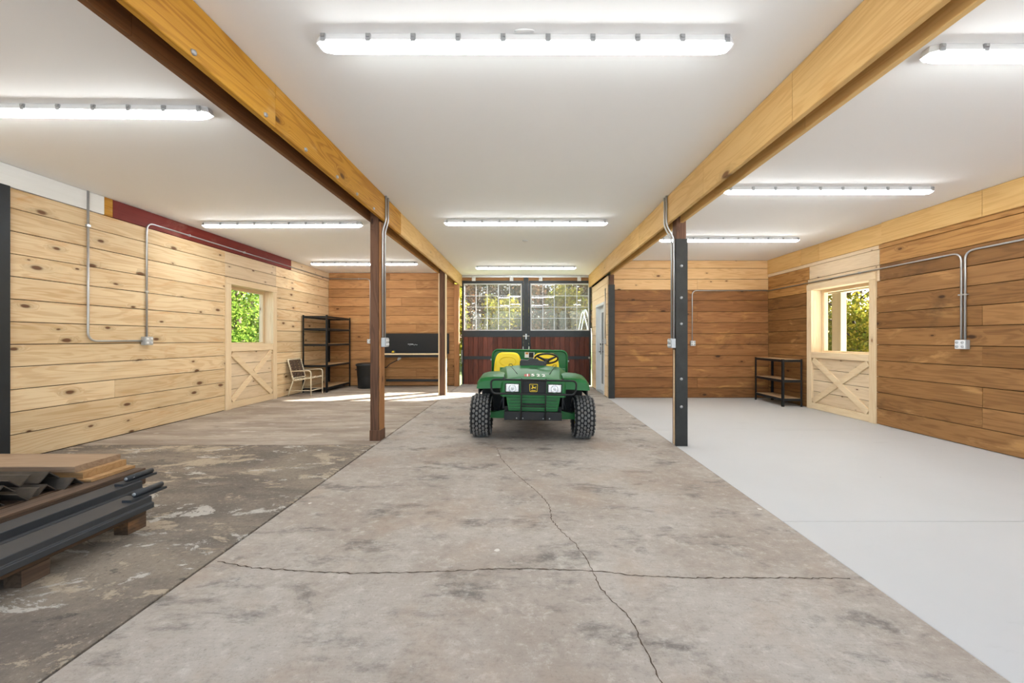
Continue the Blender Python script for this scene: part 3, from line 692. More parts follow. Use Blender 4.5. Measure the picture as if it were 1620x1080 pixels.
boardo('header_board', (-1.76, 1.87, YB + .07, YB + .12, 2.84, 3.02), 'amber_x', tk)
m = MB().box(-1.75, 1.86, YB - .01, YB + .07, 2.985, 3.025); m.box(-1.75, 1.86, YB - .014, YB - .01, 2.965, 3.0); m.build('rail', 'conduit', tk)
wall_head = boxo('wall_head', (-1.95, 1.95, YB + .125, YB + .16, 2.84, CEIL), 'backing'); wall_head['kind'] = 'structure'

# ------------------------------------------------------------------ strip lights
def strip_light():
    L, W = 1.22, .052
    root = empty('strip_light', (0, 0, 0), world=False)
    def sect(h, wd, z, r=.05):
        return [(-h + r, -wd, z), (h - r, -wd, z), (h, -wd * .5, z), (h, wd * .5, z), (h - r, wd, z), (-h + r, wd, z), (-h, wd * .5, z), (-h, -wd * .5, z)]
    m = MB(); m.loft([sect(L - .01, W * .82, -.001), sect(L - .004, W * .97, -.015), sect(L + .004, W * 1.10, -.047)], smooth=False); m.build('housing', 'lamp_body', root)
    m = MB(); m.loft([sect(L - .004, W * .99, -.047), sect(L - .016, W * .78, -.062), sect(L - .035, W * .5, -.074)], smooth=False); m.build('diffuser', 'lens', root)
    cm = MB().box(-.014, .014, -.010, 0, -.058, -.014); cm.box(-.010, .010, -.016, -.006, -.036, -.02); me = cm.mesh('clip'); me.materials.append(M['clip'])
    for k in range(10):
        o = bpy.data.objects.new('clip', me); COL.objects.link(o); o.parent = root; o.location = (-L + .05 + (2 * L - .1) * k / 9, -W, 0)
    return root
LIGHTS = [(0.005, 2.325, 'over the aisle, beside a wire loop', 1), (0.02, 5.86, 'over the vehicle seats in the aisle', 1), (0.03, 9.53, 'over the aisle just before the sliding barn doors', 1),
          (-3.64, 3.0, 'over the pallets of steel in the bare concrete bay', 0), (-3.69, 5.97, 'over the middle of the bare concrete bay', 0), (-3.69, 9.02, 'over the tall steel shelf in the bare concrete bay', 0),
          (3.67, 2.40, 'over the near slab of the smooth white floor', 2), (3.56, 4.60, 'over the smooth white floor beside the steel-clad post', 2), (3.58, 6.86, 'over the smooth white floor, before the brown back wall', 2)]
def copy_tree(o, parent=None):
    c = o.copy(); COL.objects.link(c)
    if parent is not None: c.parent = parent
    for ch in list(o.children): copy_tree(ch, c)
    return c
proto = strip_light(); roots = [proto] + [copy_tree(proto) for _ in LIGHTS[1:]]
TILT = [.003, 0, 0, .02, -.012, 0, 0, 0, 0]
for r, (x, y, lab, b), t in zip(roots, LIGHTS, TILT):
    r.location = (x, y, CEIL); r.rotation_euler = (0, 0, t)
    tag(r, 'long white lit strip light ' + lab, 'ceiling light', 'strip lights on the ceiling')
lp = [(.0 + .055 * math.cos(a), 2.26 - .03 * math.sin(a), CEIL - .005 - .012 * math.sin(a)) for a in [PI * k / 10 for k in range(11)]]
tag(MB().tube(lp, .004, 6).build('cable_loop', 'white'), 'small white cable loop on the ceiling beside the strip light over the aisle', 'cable')
tag(MB().lathe([(0, -.012), (.045, -.012), (.055, -.004), (.055, 0)], 2, (.01, 7.07, CEIL), 16).build('ceiling_cap', 'lamp_body'), 'small round ceiling cap over the aisle between strip lights', 'cap')

# ------------------------------------------------------------------ conduits and boxes
def conduit(label, paths, boxes, loc, straps=(), r=.0115, rad=.11):
    g = empty('conduit_run', loc); tag(g, label, 'conduit')
    for p in paths: MB().tube(arc_path(p, rad), r, 8).build('pipe', 'conduit', g)
    for b in straps:
        boxo('strap', b, 'conduit', g)
    for (cx, cy, cz, nx, ny, wd, kind) in boxes:
        bxp = empty('outlet_box', (0, 0, 0)); bxp.parent = g; bxp.location = [-v for v in g['_world']]
        tx, ty = -ny, nx; h = .058; dp = .055
        def obox(a0, a1, d0, d1, z0, z1):
            xs = [cx + tx * a + nx * d for a in (a0, a1) for d in (d0, d1)]; ys = [cy + ty * a + ny * d for a in (a0, a1) for d in (d0, d1)]
            return (min(xs), max(xs), min(ys), max(ys), z0, z1)
        bevel(boxo('body', obox(-wd, wd, 0, dp, cz - h, cz + h), 'box_grey', bxp), .006, 2)
        bevel(boxo('cover', obox(-wd * .95, wd * .95, dp, dp + .008, cz - h * .95, cz + h * .95), 'white' if kind == 'w' else 'box_grey', bxp), .004, 1)
        n = 2 if wd > .045 else 1
        for i in range(n):
            a = (-.5 + i) * wd if n == 2 else 0
            for zz in (-.026, .026):
                ax = 0 if abs(nx) > .5 else 1
                c3 = (cx + tx * a + nx * (dp + .008), cy + ty * a + ny * (dp + .008), cz + zz); sg = nx if ax == 0 else ny
                MB().lathe([(0, .006 * sg), (.016, .006 * sg), (.018, 0)], ax, c3, 10).build('socket', 'white' if kind != 'w' else 'box_grey', bxp)
    return g
xw = XL + .014
conduit('long steel conduit with a grey box on the bright pine wall',
        [[(xw, 4.70, CEIL - .001), (xw, 4.70, 1.228), (xw, 5.37, 1.228)],
         [(xw, 5.43, 1.28), (xw, 5.43, 2.868), (xw + .008, 10.47, 2.868)],
         [(XL + .03, YBL - .014, 2.868), (-4.135, YBL - .014, 2.868), (-4.135, YBL - .014, 1.25)]],
        [(XL, 5.42, 1.228, 1, 0, .06, 'g'), (-4.15, YBL, 1.194, 0, -1, .05, 'w')], (XL, 5.4, 1.2),
        straps=[(XL, XL + .027, 4.68, 4.72, 2.60, 2.625), (XL, XL + .027, 5.41, 5.45, 1.9, 1.92), (XL, XL + .036, 6.1, 6.12, 2.85, 2.885), (XL, XL + .036, 7.3, 7.32, 2.85, 2.885), (-4.45, -4.43, YBL - .03, YBL, 2.85, 2.885)])
xq = XR - .016
conduit('long steel conduit crossing both brown walls above the low black shelf', [[(xq, 4.912, 1.25), (xq, 4.912, 2.335), (xq - .01, 8.81, 2.335)], [(XR - .03, YBR - .014, 2.345), (3.77, YBR - .014, 2.345), (3.77, YBR - .014, 1.22)]],
        [(3.775, YBR, 1.16, 0, -1, .052, 'w')], (4.5, YBR, 1.2), straps=[(XR - .034, XR, 6.4, 6.42, 2.318, 2.353)])
conduit('steel conduit bending down to a double socket box on the brown wall', [[(xq, 4.87, 1.25), (xq, 4.87, 2.345), (xq, -.6, 2.345)]],
        [(XR, 4.89, 1.185, -1, 0, .062, 'w')], (XR, 4.9, 1.2), straps=[(XR - .03, XR, 4.84, 4.94, 1.80, 1.815), (XR - .032, XR, 4.2, 4.22, 2.33, 2.362), (XR - .032, XR, 2.9, 2.92, 2.33, 2.362)])
conduit('pair of thin steel conduits down the dark brown timber post into a grey box', [[(-1.722, y, CEIL - .001), (-1.722, y, 2.72), (-1.762, y, 2.60), (-1.762, y, 1.26)] for y in (4.865, 4.945)],
        [(-1.777, 4.90, 1.212, 1, 0, .055, 'g')], (-1.76, 4.9, 1.2), rad=.06)
conduit('pair of thin steel conduits down the steel-clad post into a grey box', [[(1.762, y, CEIL - .001), (1.762, y, 2.66), (1.852, y, 2.50), (1.852, y, 1.24)] for y in (4.865, 4.94)],
        [(1.867, 4.895, 1.20, -1, 0, .058, 'g')], (1.85, 4.9, 1.2), rad=.06)
conduit('thin conduit beside the white framed door on the pale partition', [[(1.856, 9.02, 2.42), (1.856, 9.02, 1.26)]], [(1.87, 9.02, 1.2, -1, 0, .04, 'g')], (1.86, 9.0, 1.2))

# ------------------------------------------------------------------ steel shelving units
def shelf_unit(label, x0, x1, y0, y1, z0, h, levels, chip_top, loc_name='steel_shelf'):
    g = empty(loc_name, ((x0 + x1) / 2, (y0 + y1) / 2, z0)); tag(g, label, 'shelf')
    a, t = .038, .004
    for (x, sx) in ((x0, 1), (x1, -1)):
        for (y, sy) in ((y0, 1), (y1, -1)):
            m = MB(); m.box(min(x, x + sx * a), max(x, x + sx * a), min(y, y + sy * t), max(y, y + sy * t), z0, z0 + h)
            m.box(min(x, x + sx * t), max(x, x + sx * t), min(y, y + sy * a), max(y, y + sy * a), z0, z0 + h); u = m.build('upright', 'black_steel', g)
            sm = MB(); zz = z0 + .06
            while zz < z0 + h - .03:
                sm.box(x + sx * .015, x + sx * .026, y - sy * .0006 if sy > 0 else y, y if sy > 0 else y - sy * .0006, zz, zz + .014) if sy > 0 else None
                xx = x if sx < 0 else x - .0006; sm.box(xx, xx + .0006, min(y + sy * .015, y + sy * .026), max(y + sy * .015, y + sy * .026), zz, zz + .014); zz += .05
            so = sm.build('slots', 'black_matte', u); so['kind'] = 'stuff'
    for z in levels:
        b = empty('shelf_level', (0, 0, 0)); b.parent = g; b.location = [-v for v in g['_world']]
        hh = .05
        for bb in ((x0 + .004, x1 - .004, y0 + .004, y0 + .018), (x0 + .004, x1 - .004, y1 - .018, y1 - .004), (x0 + .004, x0 + .018, y0 + .02, y1 - .02), (x1 - .018, x1 - .004, y0 + .02, y1 - .02)):
            boxo('edge_beam', (*bb, z - hh, z), 'black_steel', b)
        boxo('shelf_board', (x0 + .02, x1 - .02, y0 + .02, y1 - .02, z - .014, z + .002), 'chip', b)
    return g
shelf_unit('tall black steel shelf unit with five levels beside the strapped chair', -5.21, -4.63, 9.19, 10.42, 0, 1.82, (.12, .645, 1.14, 1.51, 1.80), True)
shelf_unit('low black steel shelf unit with pale boards beside the braced door', 5.04, 5.43, 7.66, 8.58, ZR, .93, (.09, .455, .853), True)

# ------------------------------------------------------------------ strapped patio chair (faces +X)
ch = empty('patio_chair', (-4.95, 8.87, 0)); tag(ch, 'cream tube patio chair with brown woven straps before the tall steel shelf', 'chair')
yA, yB = 8.62, 9.11
for y in (yA, yB):
    MB().tube(arc_path([(-4.70, y, 0), (-4.70, y, .565), (-5.12, y, .545)], .07), .0125, 8).build('front_leg', 'chair_frame', ch)
    MB().tube([(-5.20, y, 0), (-5.17, y, .10), (-5.09, y, .34)], .0125, 8).build('rear_leg', 'chair_frame', ch)
    MB().tube([(-4.70, y, .12), (-5.165, y, .12)], .009, 8).build('stretcher', 'chair_frame', ch)
    MB().tube([(-5.21, y, .80), (-5.14, y, .56), (-5.09, y, .36), (-5.04, y, .345), (-4.72, y, .40)], .0125, 8).build('side_rail', 'chair_frame', ch)
for p in ((-5.21, .80), (-4.72, .40), (-4.70, .12)):
    MB().tube([(p[0], yA, p[1]), (p[0], yB, p[1])], .011, 8).build('cross_tube', 'chair_frame', ch)
def strap_plane(o, u, v, nu, nv, name):
    """interwoven straps between origin o and the two edge vectors"""
    o, u, v = Vector(o), Vector(u), Vector(v); nrm = u.cross(v).normalized(); m = MB(); wr = MB()
    for i in range(nu):
        a = (i + .5) / nu; wv = u * (.38 / nu); pts = []
        for j in range(nv * 2 + 1):
            b = j / (nv * 2); pts.append((o + u * a + v * b, nrm * (.006 if (i + j) % 2 else -.006)))
        vs = []; fs = []
        for k, (p, n_) in enumerate(pts):
            vs += [p - wv + n_, p + wv + n_]
            if k: fs.append((2 * k - 2, 2 * k - 1, 2 * k + 1, 2 * k))
        m.add(vs, fs)
        for b in (0, 1): c = o + u * a + v * b; wr.tube([c - wv * .8, c + wv * .8], .017, 8)
    for j in range(nv):
        b = (j + .5) / nv; wv = v * (.38 / nv); vs = []; fs = []
        for k in range(nu * 2 + 1):
            a = k / (nu * 2); p = o + u * a + v * b; n_ = nrm * (.006 if (j + k) % 2 else -.006); vs += [p - wv + n_, p + wv + n_]
            if k: fs.append((2 * k - 2, 2 * k - 1, 2 * k + 1, 2 * k))
        m.add(vs, fs)
        for a in (0, 1): c = o + u * a + v * b; wr.tube([c - wv * .8, c + wv * .8], .017, 8)
    w1 = m.build(name, 'strap_brown', ch); wr.build('strap_wraps', 'chair_frame', w1)['kind'] = 'stuff'
strap_plane((-5.10, yA, .39), (0, yB - yA, 0), (-.11, 0, .41), 7, 7, 'woven_back')
strap_plane((-5.06, yA, .35), (0, yB - yA, 0), (.34, 0, .05), 7, 6, 'woven_seat')

# ------------------------------------------------------------------ bin
tb = empty('trash_can', (-4.065, 10.09, 0)); tag(tb, 'round black plastic trash can with lid against the amber back wall', 'trash can')
c = (-4.065, 10.09, 0)
MB().lathe([(0, 0), (.205, 0), (.212, .01), (.225, .30), (.228, .31), (.232, .315), (.245, .57), (.25, .575), (.25, .60), (.0, .60)], 2, c, 28).build('body', 'black_plastic', tb)
MB().lathe([(.262, .575), (.27, .58), (.27, .60), (.262, .612), (.22, .635), (.10, .65), (0, .652)], 2, c, 28).build('lid', 'black_plastic', tb)
for s in (-1, 1): MB().tube(arc_path([(-4.065 + s * .235, 10.04, .47), (-4.065 + s * .275, 10.04, .47), (-4.065 + s * .275, 10.14, .47), (-4.065 + s * .235, 10.14, .47)], .02), .012, 8).build('handle', 'black_plastic', tb)

# ------------------------------------------------------------------ workbench
wb = empty('workbench', (-2.9, 10.2, 0)); tag(wb, 'long workbench with black back panel and pale top edge against the amber wall', 'workbench')
bx0, bx1 = -3.77, -2.02
boxo('bench_top', (bx0, bx1, 9.96, 10.49, .865, .885), 'black_matte', wb)
boardo('front_edge', (bx0, bx1, 9.942, 9.96, .855, .893), 'trim_y', wb)
boxo('apron', (bx0 + .03, bx1 - .03, 9.965, 9.985, .79, .86), 'black_matte', wb)
bk = boxo('back_panel', (bx0, bx1, 10.462, 10.492, .885, 1.405), 'black_matte', wb)
for x in (bx0, bx1 - .08):
    for y in (9.97, 10.38): boardo('leg', (x, x + .05, y, y + .05, 0, .86), 'black_matte', wb)
boxo('lower_rail', (bx0 + .08, bx1 - .08, 10.43, 10.46, .125, .19), 'black_plastic', wb)
pts = [(-3.115, 1.10), (-3.09, 1.12), (-3.06, 1.085), (-3.04, 1.115), (-3.01, 1.10), (-2.98, 1.12), (-2.95, 1.09), (-2.92, 1.115), (-2.89, 1.10), (-2.86, 1.105)]
MB().tube([(x, 10.458, z) for x, z in pts], .009, 6).tube([(-3.12, 10.458, 1.125), (-2.98, 10.458, 1.125)], .007, 6).build('emblem', 'box_grey', bk)
MB().lathe([(0, -.012), (.022, -.012), (.022, 0)], 1, (-2.16, 9.965, .825), 10).build('knob', 'white', wb)
tm = empty('tape_measure', (-3.42, 10.2, .886)); tag(tm, 'small yellow and black tape measure on the workbench', 'tape measure')
bevel(MB().prism([(-3.47, .886), (-3.37, .886), (-3.36, .91), (-3.375, .95), (-3.41, .965), (-3.45, .95), (-3.475, .915)], 1, 10.17, 10.23).build('case', 'black_plastic', tm), .006, 2)
bevel(MB().prism([(-3.455, .905), (-3.38, .905), (-3.385, .94), (-3.41, .953), (-3.44, .94)], 1, 10.163, 10.237).build('side_plate', 'yellow_mark', tm), .004, 1)
cd = empty('extension_cord', (-3.6, 10.2, .5)); tag(cd, 'dark cord with a white plug hanging below the workbench', 'cord')
MB().tube(arc_path([(-3.73, 10.30, .78), (-3.72, 10.25, .55), (-3.60, 10.2, .50), (-3.52, 10.18, .60), (-3.40, 10.18, .66), (-3.28, 10.16, .72)], .06), .011, 6).build('cable', 'black_plastic', cd)
MB().tube([(-3.29, 10.16, .715), (-3.25, 10.15, .755), (-3.215, 10.15, .775)], [.02, .034, .03], 8).build('plug', 'white', cd)

# ------------------------------------------------------------------ pallets, steel and planks (near left)
def pallet(label, x0, x1, y0, y1, z0, h, along='X'):
    
    g = empty('wood_pallet', ((x0 + x1) / 2, (y0 + y1) / 2, z0)); tag(g, label, 'pallet')
    nb = 7; L = y1 - y0; bwid = .11
    xs = (x0, (x0 + x1) / 2 - .045, x1 - .09)
    for k in range(nb):
        if along == 'Y':
            x = x0 + (x1 - x0 - .13) * k / (nb - 1); boardo('deck_slat', (x, x + .13, y0, y1, z0 + h - .02, z0 + h), 'pallet_y', g); continue
        y = y0 + (L - bwid) * k / (nb - 1); boardo('deck_slat', (x0, x1, y, y + bwid, z0 + h - .02, z0 + h), 'pallet', g)
    for x in xs:
        boardo('stringer', (x, x + .09, y0, y1, z0 + h - .042, z0 + h - .021), 'pallet_y', g)
        for y in (y0, (y0 + y1) / 2 - .05, y1 - .12): boardo('block', (x, x + .09, y, y + .12, z0, z0 + h - .043), 'pallet_y', g)
    return g
pallet('worn brown pallet on the floor under the grey steel channels', -3.62, -2.53, 1.42, 2.62, 0, .128)
pallet('worn pallet stacked on another, carrying planks and angle irons', -4.05, -2.95, 1.95, 3.05, .129, .121, 'Y')
def channel(label, xr, y0, y1, zb_, wd, ht, step):
    g = empty('steel_channel', (xr, (y0 + y1) / 2, zb_)); tag(g, label, 'steel channel')
    prof = [(xr, zb_), (xr, zb_ + ht * .45), (xr - step, zb_ + ht * .5), (xr - step, zb_ + ht), (xr - wd + step, zb_ + ht), (xr - wd + step, zb_ + ht * .5), (xr - wd, zb_ + ht * .45), (xr - wd, zb_)]
    bevel(MB().prism(prof, 1, y0, y1).build('channel', 'painted_steel', g), .003, 1)
    xc = xr - step - .05
    boxo('hinge_plate', (xc - .03, xc + .03, y1 - .12, y1 + .13, zb_ + ht + .0005, zb_ + ht + .0155), 'painted_steel', g)
    m = MB().lathe([(0, 0), (.018, 0), (.018, .19), (0, .19)], 1, (xc, y1 - .07, zb_ + ht + .034), 14); m.build('hinge_barrel', 'painted_steel', g)
    MB().lathe([(0, -.006), (.010, -.006), (.011, 0)], 1, (xc, y1 - .07, zb_ + ht + .034), 10).build('hinge_pin', 'clip', g)
    MB().prism([(xc - .02, zb_ + ht * .3), (xc + .02, zb_ + ht * .3), (xc + .02, zb_ + ht * .9), (xc - .02, zb_ + ht * .9)], 1, y1, y1 + .02).build('end_plate', 'box_grey', g)
    return g
channel('dark grey steel channel with paint chips at the edge of the lower pallet', -2.475, 1.15, 2.62, .1285, .20, .078, .015)
channel('dark grey steel channel lying against the upper pallet', -2.755, 1.35, 2.84, .1285, .165, .10, .012)
# planks across the upper pallet
def plank(label, xr, y0, y1, z0, z1, mat, rz=0.0):
    o = boardo('loose_plank', (-1.6, 0, 0, y1 - y0, 0, z1 - z0), mat, None, .004); o.location = (xr, y0, z0); o.rotation_euler = (0, 0, rz)
    return tag(o, label, 'plank', 'planks on the upper pallet')
plank('thin tan plank at the bottom of the plank stack', -3.03, 2.74, 3.05, .2515, .272, 'plank_tan')
plank('pale orange plank in the middle of the plank stack', -3.10, 2.75, 3.05, .2725, .318, 'plank_tan', .0)
plank('wide grey brown plank on top of the plank stack', -3.14, 2.735, 3.045, .3185, .362, 'plank_gray', .0)
# angle irons
ag = [(-3.06, 2.665, .252, 1, .083), (-3.10, 2.545, .252, 1, .08), (-3.07, 2.424, .252, -1, .083), (-3.13, 2.302, .252, 1, .083), (-3.09, 2.182, .252, -1, .08),
      (-3.16, 2.605, .313, 1, .083), (-3.20, 2.484, .313, -1, .083), (-3.14, 2.363, .313, 1, .08)]
alab = ['lying under the tan plank edge', 'between two bottom angles', 'opening upward at the bottom', 'bottom, under the crossed upper angles', 'at the end of the bottom row', 'leaning on the top plank', 'opening upward on the upper row', 'at the end of the upper row']
for (xr, y, z, s, leg), lb in zip(ag, alab):
    t = .006; q = leg * .7071
    base = [(0, q), (-q, 0), (-q + t * 1.41, 0), (0, q - t * 1.41), (q - t * 1.41, 0), (q, 0)] if s > 0 else [(0, 0), (-q, q), (-q + t * 1.41, q), (0, t * 1.41), (q - t * 1.41, q), (q, q)]
    m = MB().prism([(a, b) for a, b in base], 0, -1.5, 0)
    o = m.build('angle_iron', 'mill_steel'); o.location = (xr, y, z); o.rotation_euler = (0, 0, random.uniform(-.004, .004))
    tag(o, 'dark angle iron on the upper pallet, ' + lb, 'angle iron', 'angle irons on the upper pallet')

# ------------------------------------------------------------------ green utility vehicle
VX, VY = .095, 5.19
car = empty('utility_vehicle', (VX, VY, floor_z(VX)), world=False); car.rotation_euler = (0, math.atan2(-ZR, JR - JL), 0)
tag(car, 'green utility vehicle with yellow seats and black bull bar parked in the aisle', 'vehicle')
def cpart(m, name, mat, parent=None): return m.build(name, mat, parent or car)
def tyre(cx, cy, r, wd):
    hub = empty('wheel', (0, 0, 0)); hub.parent = car
    hw = wd / 2
    prof = [(r * .52, -hw * .72), (r * .60, -hw * .95), (r * .78, -hw), (r * .90, -hw * .97), (r * .955, -hw * .82), (r * .965, -hw * .4), (r * .965, hw * .4), (r * .955, hw * .82), (r * .90, hw * .97), (r * .78, hw), (r * .60, hw * .95), (r * .52, hw * .72)]
    MB().lathe(prof, 0, (cx, cy, r), 40).build('tyre', 'rubber', hub)
    MB().lathe([(0, hw * .35), (r * .2, hw * .35), (r * .25, hw * .15), (r * .45, hw * .15), (r * .5, hw * .62), (r * .545, hw * .72), (r * .545, -hw * .72), (r * .5, -hw * .62), (r * .45, -hw * .15), (0, -hw * .15)], 0, (cx, cy, r), 28).build('rim', 'yellow', hub)
    m = MB(); cols = 7; na = 26
    for i in range(cols):
        u = -hw * .98 + 2 * hw * .98 * i / (cols - 1); edge = abs(i - (cols - 1) / 2) / ((cols - 1) / 2)
        rb = r * (.958 if edge < .7 else .93 if edge < .95 else .86); h = .018 if edge < .95 else .016
        dx = .0175 if edge < .95 else .008
        for k in range(na):
            a = 2 * PI * (k + .5 * (i % 2)) / na; da = .46 * 2 * PI / na
            ring = []
            for rr, sc in ((rb - .006, 1.0), (rb + h, .72)):
                for (su, sa) in ((-1, -.45), (0, -1), (1, -.45), (1, .45), (0, 1), (-1, .45)):
                    uu = u + su * dx * sc; aa = a + sa * da * sc; r2 = rr
                    if edge >= .95: uu = u + (1 if u > 0 else -1) * (0.010 if sc < 1 else -.004) ; r2 = rr - .01 + su * .018 * sc
                    ring.append((cx + uu, cy + r2 * math.cos(aa), r + r2 * math.sin(aa)))
            m.add(ring, [(6, 7, 8, 9, 10, 11)] + [(j, (j + 1) % 6, (j + 1) % 6 + 6, j + 6) for j in range(6)])
    o = m.build('tread', 'lug', hub); o['kind'] = 'stuff'
    return hub
for s in (-1, 1):
    tyre(s * .665, 0, .275, .25); tyre(s * .60, 1.62, .30, .28); tyre(s * .60, 2.24, .30, .28)
# chassis and axle
m = MB(); m.box(-.36, .36, -.25, 2.4, .34, .44); m.box(-.30, .30, -.3, .35, .40, .66); cpart(m, 'chassis', 'black_matte')
m = MB(); m.box(-.56, .56, -.05, .05, .245, .325); m.prism([(-.48, .25), (-.40, .25), (-.33, .33), (-.33, .37), (-.50, .33)], 1, -.08, -.05); m.prism([(.48, .25), (.50, .33), (.33, .37), (.33, .33), (.40, .25)], 1, -.08, -.05); cpart(m, 'axle', 'green')
for s in (-1, 1): cpart(MB().tube([(s * .36, -.12, .60), (s * .44, -.10, .36)], .02, 8), 'strut', 'black_steel'); cpart(MB().tube([(s * .36, -.02, .33), (s * .55, 0, .28)], .018, 8), 'tie_rod', 'black_steel')
# hood
def hood_ring(y, w_, zt, zb_, crown):
    pts = [(-w_, zb_), (-w_ * 1.0, zt - .085), (-w_ * .965, zt - .055), (-w_ * .80, zt - .008), (-w_ * .4, zt + crown * .7), (0, zt + crown)]
    full = pts + [(-x, z) for x, z in pts[-2::-1]]
    return [(x, y, z) for x, z in full]
m = MB(); m.loft([hood_ring(-.375, .385, .775, .575, .004), hood_ring(-.345, .40, .797, .575, .008), hood_ring(-.30, .405, .808, .575, .012), hood_ring(0, .435, .862, .60, .016), hood_ring(.26, .465, .905, .62, .016), hood_ring(.33, .468, .908, .62, .014)], closed_ring=True, smooth=True)
hood = cpart(m, 'hood', 'green'); em = hood.modifiers.new('split', 'EDGE_SPLIT'); em.split_angle = .45
def hood_z(x, y):
    tab = [(-.375, .385, .775, .004), (-.30, .405, .808, .012), (0, .435, .862, .016), (.26, .465, .905, .016), (.4, .468, .915, .016)]
    for (a, b) in zip(tab[:-1], tab[1:]):
        if y <= b[0]:
            t = (y - a[0]) / (b[0] - a[0]); w_, zt, cr = [a[i] + (b[i] - a[i]) * t for i in (1, 2, 3)]; break
    else: w_, zt, cr = tab[-1][1:]
    u = abs(x) / w_
    if u < .4: return zt + cr * (1 - .3 * u / .4)
    if u < .8: return zt + cr * .7 + (-.008 - cr * .7) * (u - .4) / .4
    return zt - .008 - (u - .8) / .165 * .047
for s in (-1, 1):
    P = [(s * .315, .31), (s * .27, .12), (s * .225, -.08), (s * .205, -.17)]
    cpart(MB().tube([(x, y, hood_z(x, y) + .001) for x, y in P], .0045, 6), 'seam', 'black_matte', hood)
    cpart(MB().tube(arc_path([(s * .33, .30, hood_z(.33, .30)), (s * .33, .30, .932), (s * .29, .31, .932), (s * .28, .27, hood_z(.28, .27))], .01), .004, 6), 'latch_wire', 'black_matte', hood)
# front face
ff = cpart(MB().prism([(-.385, .575), (.385, .575), (.378, .79), (.33, .80), (-.33, .80), (-.378, .79)], 1, -.395, -.36), 'front_panel', 'green'); bevel(ff, .008, 2)
cpart(MB().box(-.152, .152, -.402, -.39, .61, .785), 'badge_panel', 'black_matte', ff)
for s in (-1, 1):
    x = s * .258
    cpart(MB().box(x - .09, x + .09, -.402, -.392, .632, .742), 'headlight_bezel', 'black_matte', ff)
    hl = cpart(MB().box(x - .080, x + .080, -.412, -.398, .640, .735), 'headlight', 'chrome', ff); bevel(hl, .008, 2)
for s in (-1, 1):
    x = s * .258
    cpart(MB().lathe([(.038, 0), (.042, -.006), (.046, 0)], 1, (x, -.412, .684), 18), 'reflector_ring', 'box_grey', ff)
    cpart(MB().lathe([(0, -.01), (.015, -.008), (.02, 0)], 1, (x, -.412, .684), 12), 'bulb', 'white', ff)
# emblem: yellow bordered shield with a leaping animal
def poly(pts, x, z, sx, sz, y): return [(x + px * sx, y, z + pz * sz) for px, pz in pts]
sh = [(-.85, 1), (.85, 1), (1, .85), (.88, -.9), (.75, -1), (-.75, -1), (-.88, -.9), (-1, .85)]
def flat(pts, name, mat, t=.002):
    vs = list(pts) + [(a, b + t, c_) for a, b, c_ in pts]; n = len(pts)
    return cpart(MB().add(vs, [tuple(range(n)), tuple(range(n, 2 * n))] + [(i, (i + 1) % n, (i + 1) % n + n, i + n) for i in range(n)]), name, mat, ff)
flat(poly(sh, .0, .692, .052, .048, -.405), 'emblem_border', 'yellow_mark'); flat(poly(sh, .0, .692, .046, .042, -.4062), 'emblem_field', 'black_matte', .001)
deer = [(-.62, -.30), (-.40, -.12), (-.30, .05), (-.34, .30), (-.52, .52), (-.20, .46), (-.12, .62), (-.04, .40), (-.16, .26), (-.10, .12), (.20, .02), (.48, .10), (.66, .34), (.62, -.02), (.44, -.16), (.66, -.44), (.40, -.30), (.16, -.24), (-.12, -.22), (-.30, -.34), (-.10, -.50), (-.44, -.42)]
flat(poly(deer, .0, .700, .048, .046, -.4074), 'emblem_animal', 'yellow_mark', .001)
flat(poly([(-.6, -.62), (.6, -.62), (.6, -.80), (-.6, -.80)], .0, .692, .046, .044, -.4074), 'emblem_bar', 'yellow_mark', .001)
# lower grille
gr = cpart(MB().prism([(-.335, .58), (-.33, .555), (-.30, .40), (.30, .40), (.33, .555), (.335, .58)], 1, -.375, -.33), 'grille', 'green'); bevel(gr, .006, 1)
for z, hw in ((.545, .28), (.505, .30), (.468, .30), (.432, .29)):
    cpart(MB().box(-hw, hw, -.385, -.37, z, z + .018), 'louver', 'green', gr); cpart(MB().box(-hw, hw, -.3775, -.37, z - .010, z - .001), 'slot', 'green_dark', gr)
cpart(MB().box(-.13, .14, -.382, -.372, .485, .497), 'slot', 'black_matte', gr)
# bumper
bp = cpart(MB().prism([(-.352, .30), (.352, .30), (.352, .385), (.34, .402), (-.34, .402), (-.352, .385)], 1, -.43, -.33), 'bumper', 'black_matte'); bevel(bp, .006, 2)
for x in (-.125, .125, .20, -.2): cpart(MB().lathe([(0, -.008), (.008, -.008), (.009, 0)], 1, (x, -.43, .325), 8), 'bolt', 'clip', bp)
bb = cpart(MB().tube(arc_path([(0, -.455, .792), (-.52, -.455, .792), (-.505, -.455, .622), (.505, -.455, .622), (.52, -.455, .792), (0.0, -.455, .792)], .06, 8), .012, 10), 'bull_bar', 'black_matte')
for x in (-.146, .148): cpart(MB().tube([(x, -.452, .81), (x, -.452, .312), (x, -.41, .312)], .0085, 8), 'upright_bar', 'black_matte', bb)
for z in (.492, .468): cpart(MB().tube([(-.146, -.452, z), (.148, -.452, z)], .006, 8), 'cross_bar', 'black_matte', bb)
for s in (-1, 1): cpart(MB().tube([(s * .37, -.455, .622), (s * .35, -.36, .62)], .010, 8), 'stay', 'black_matte', bb)
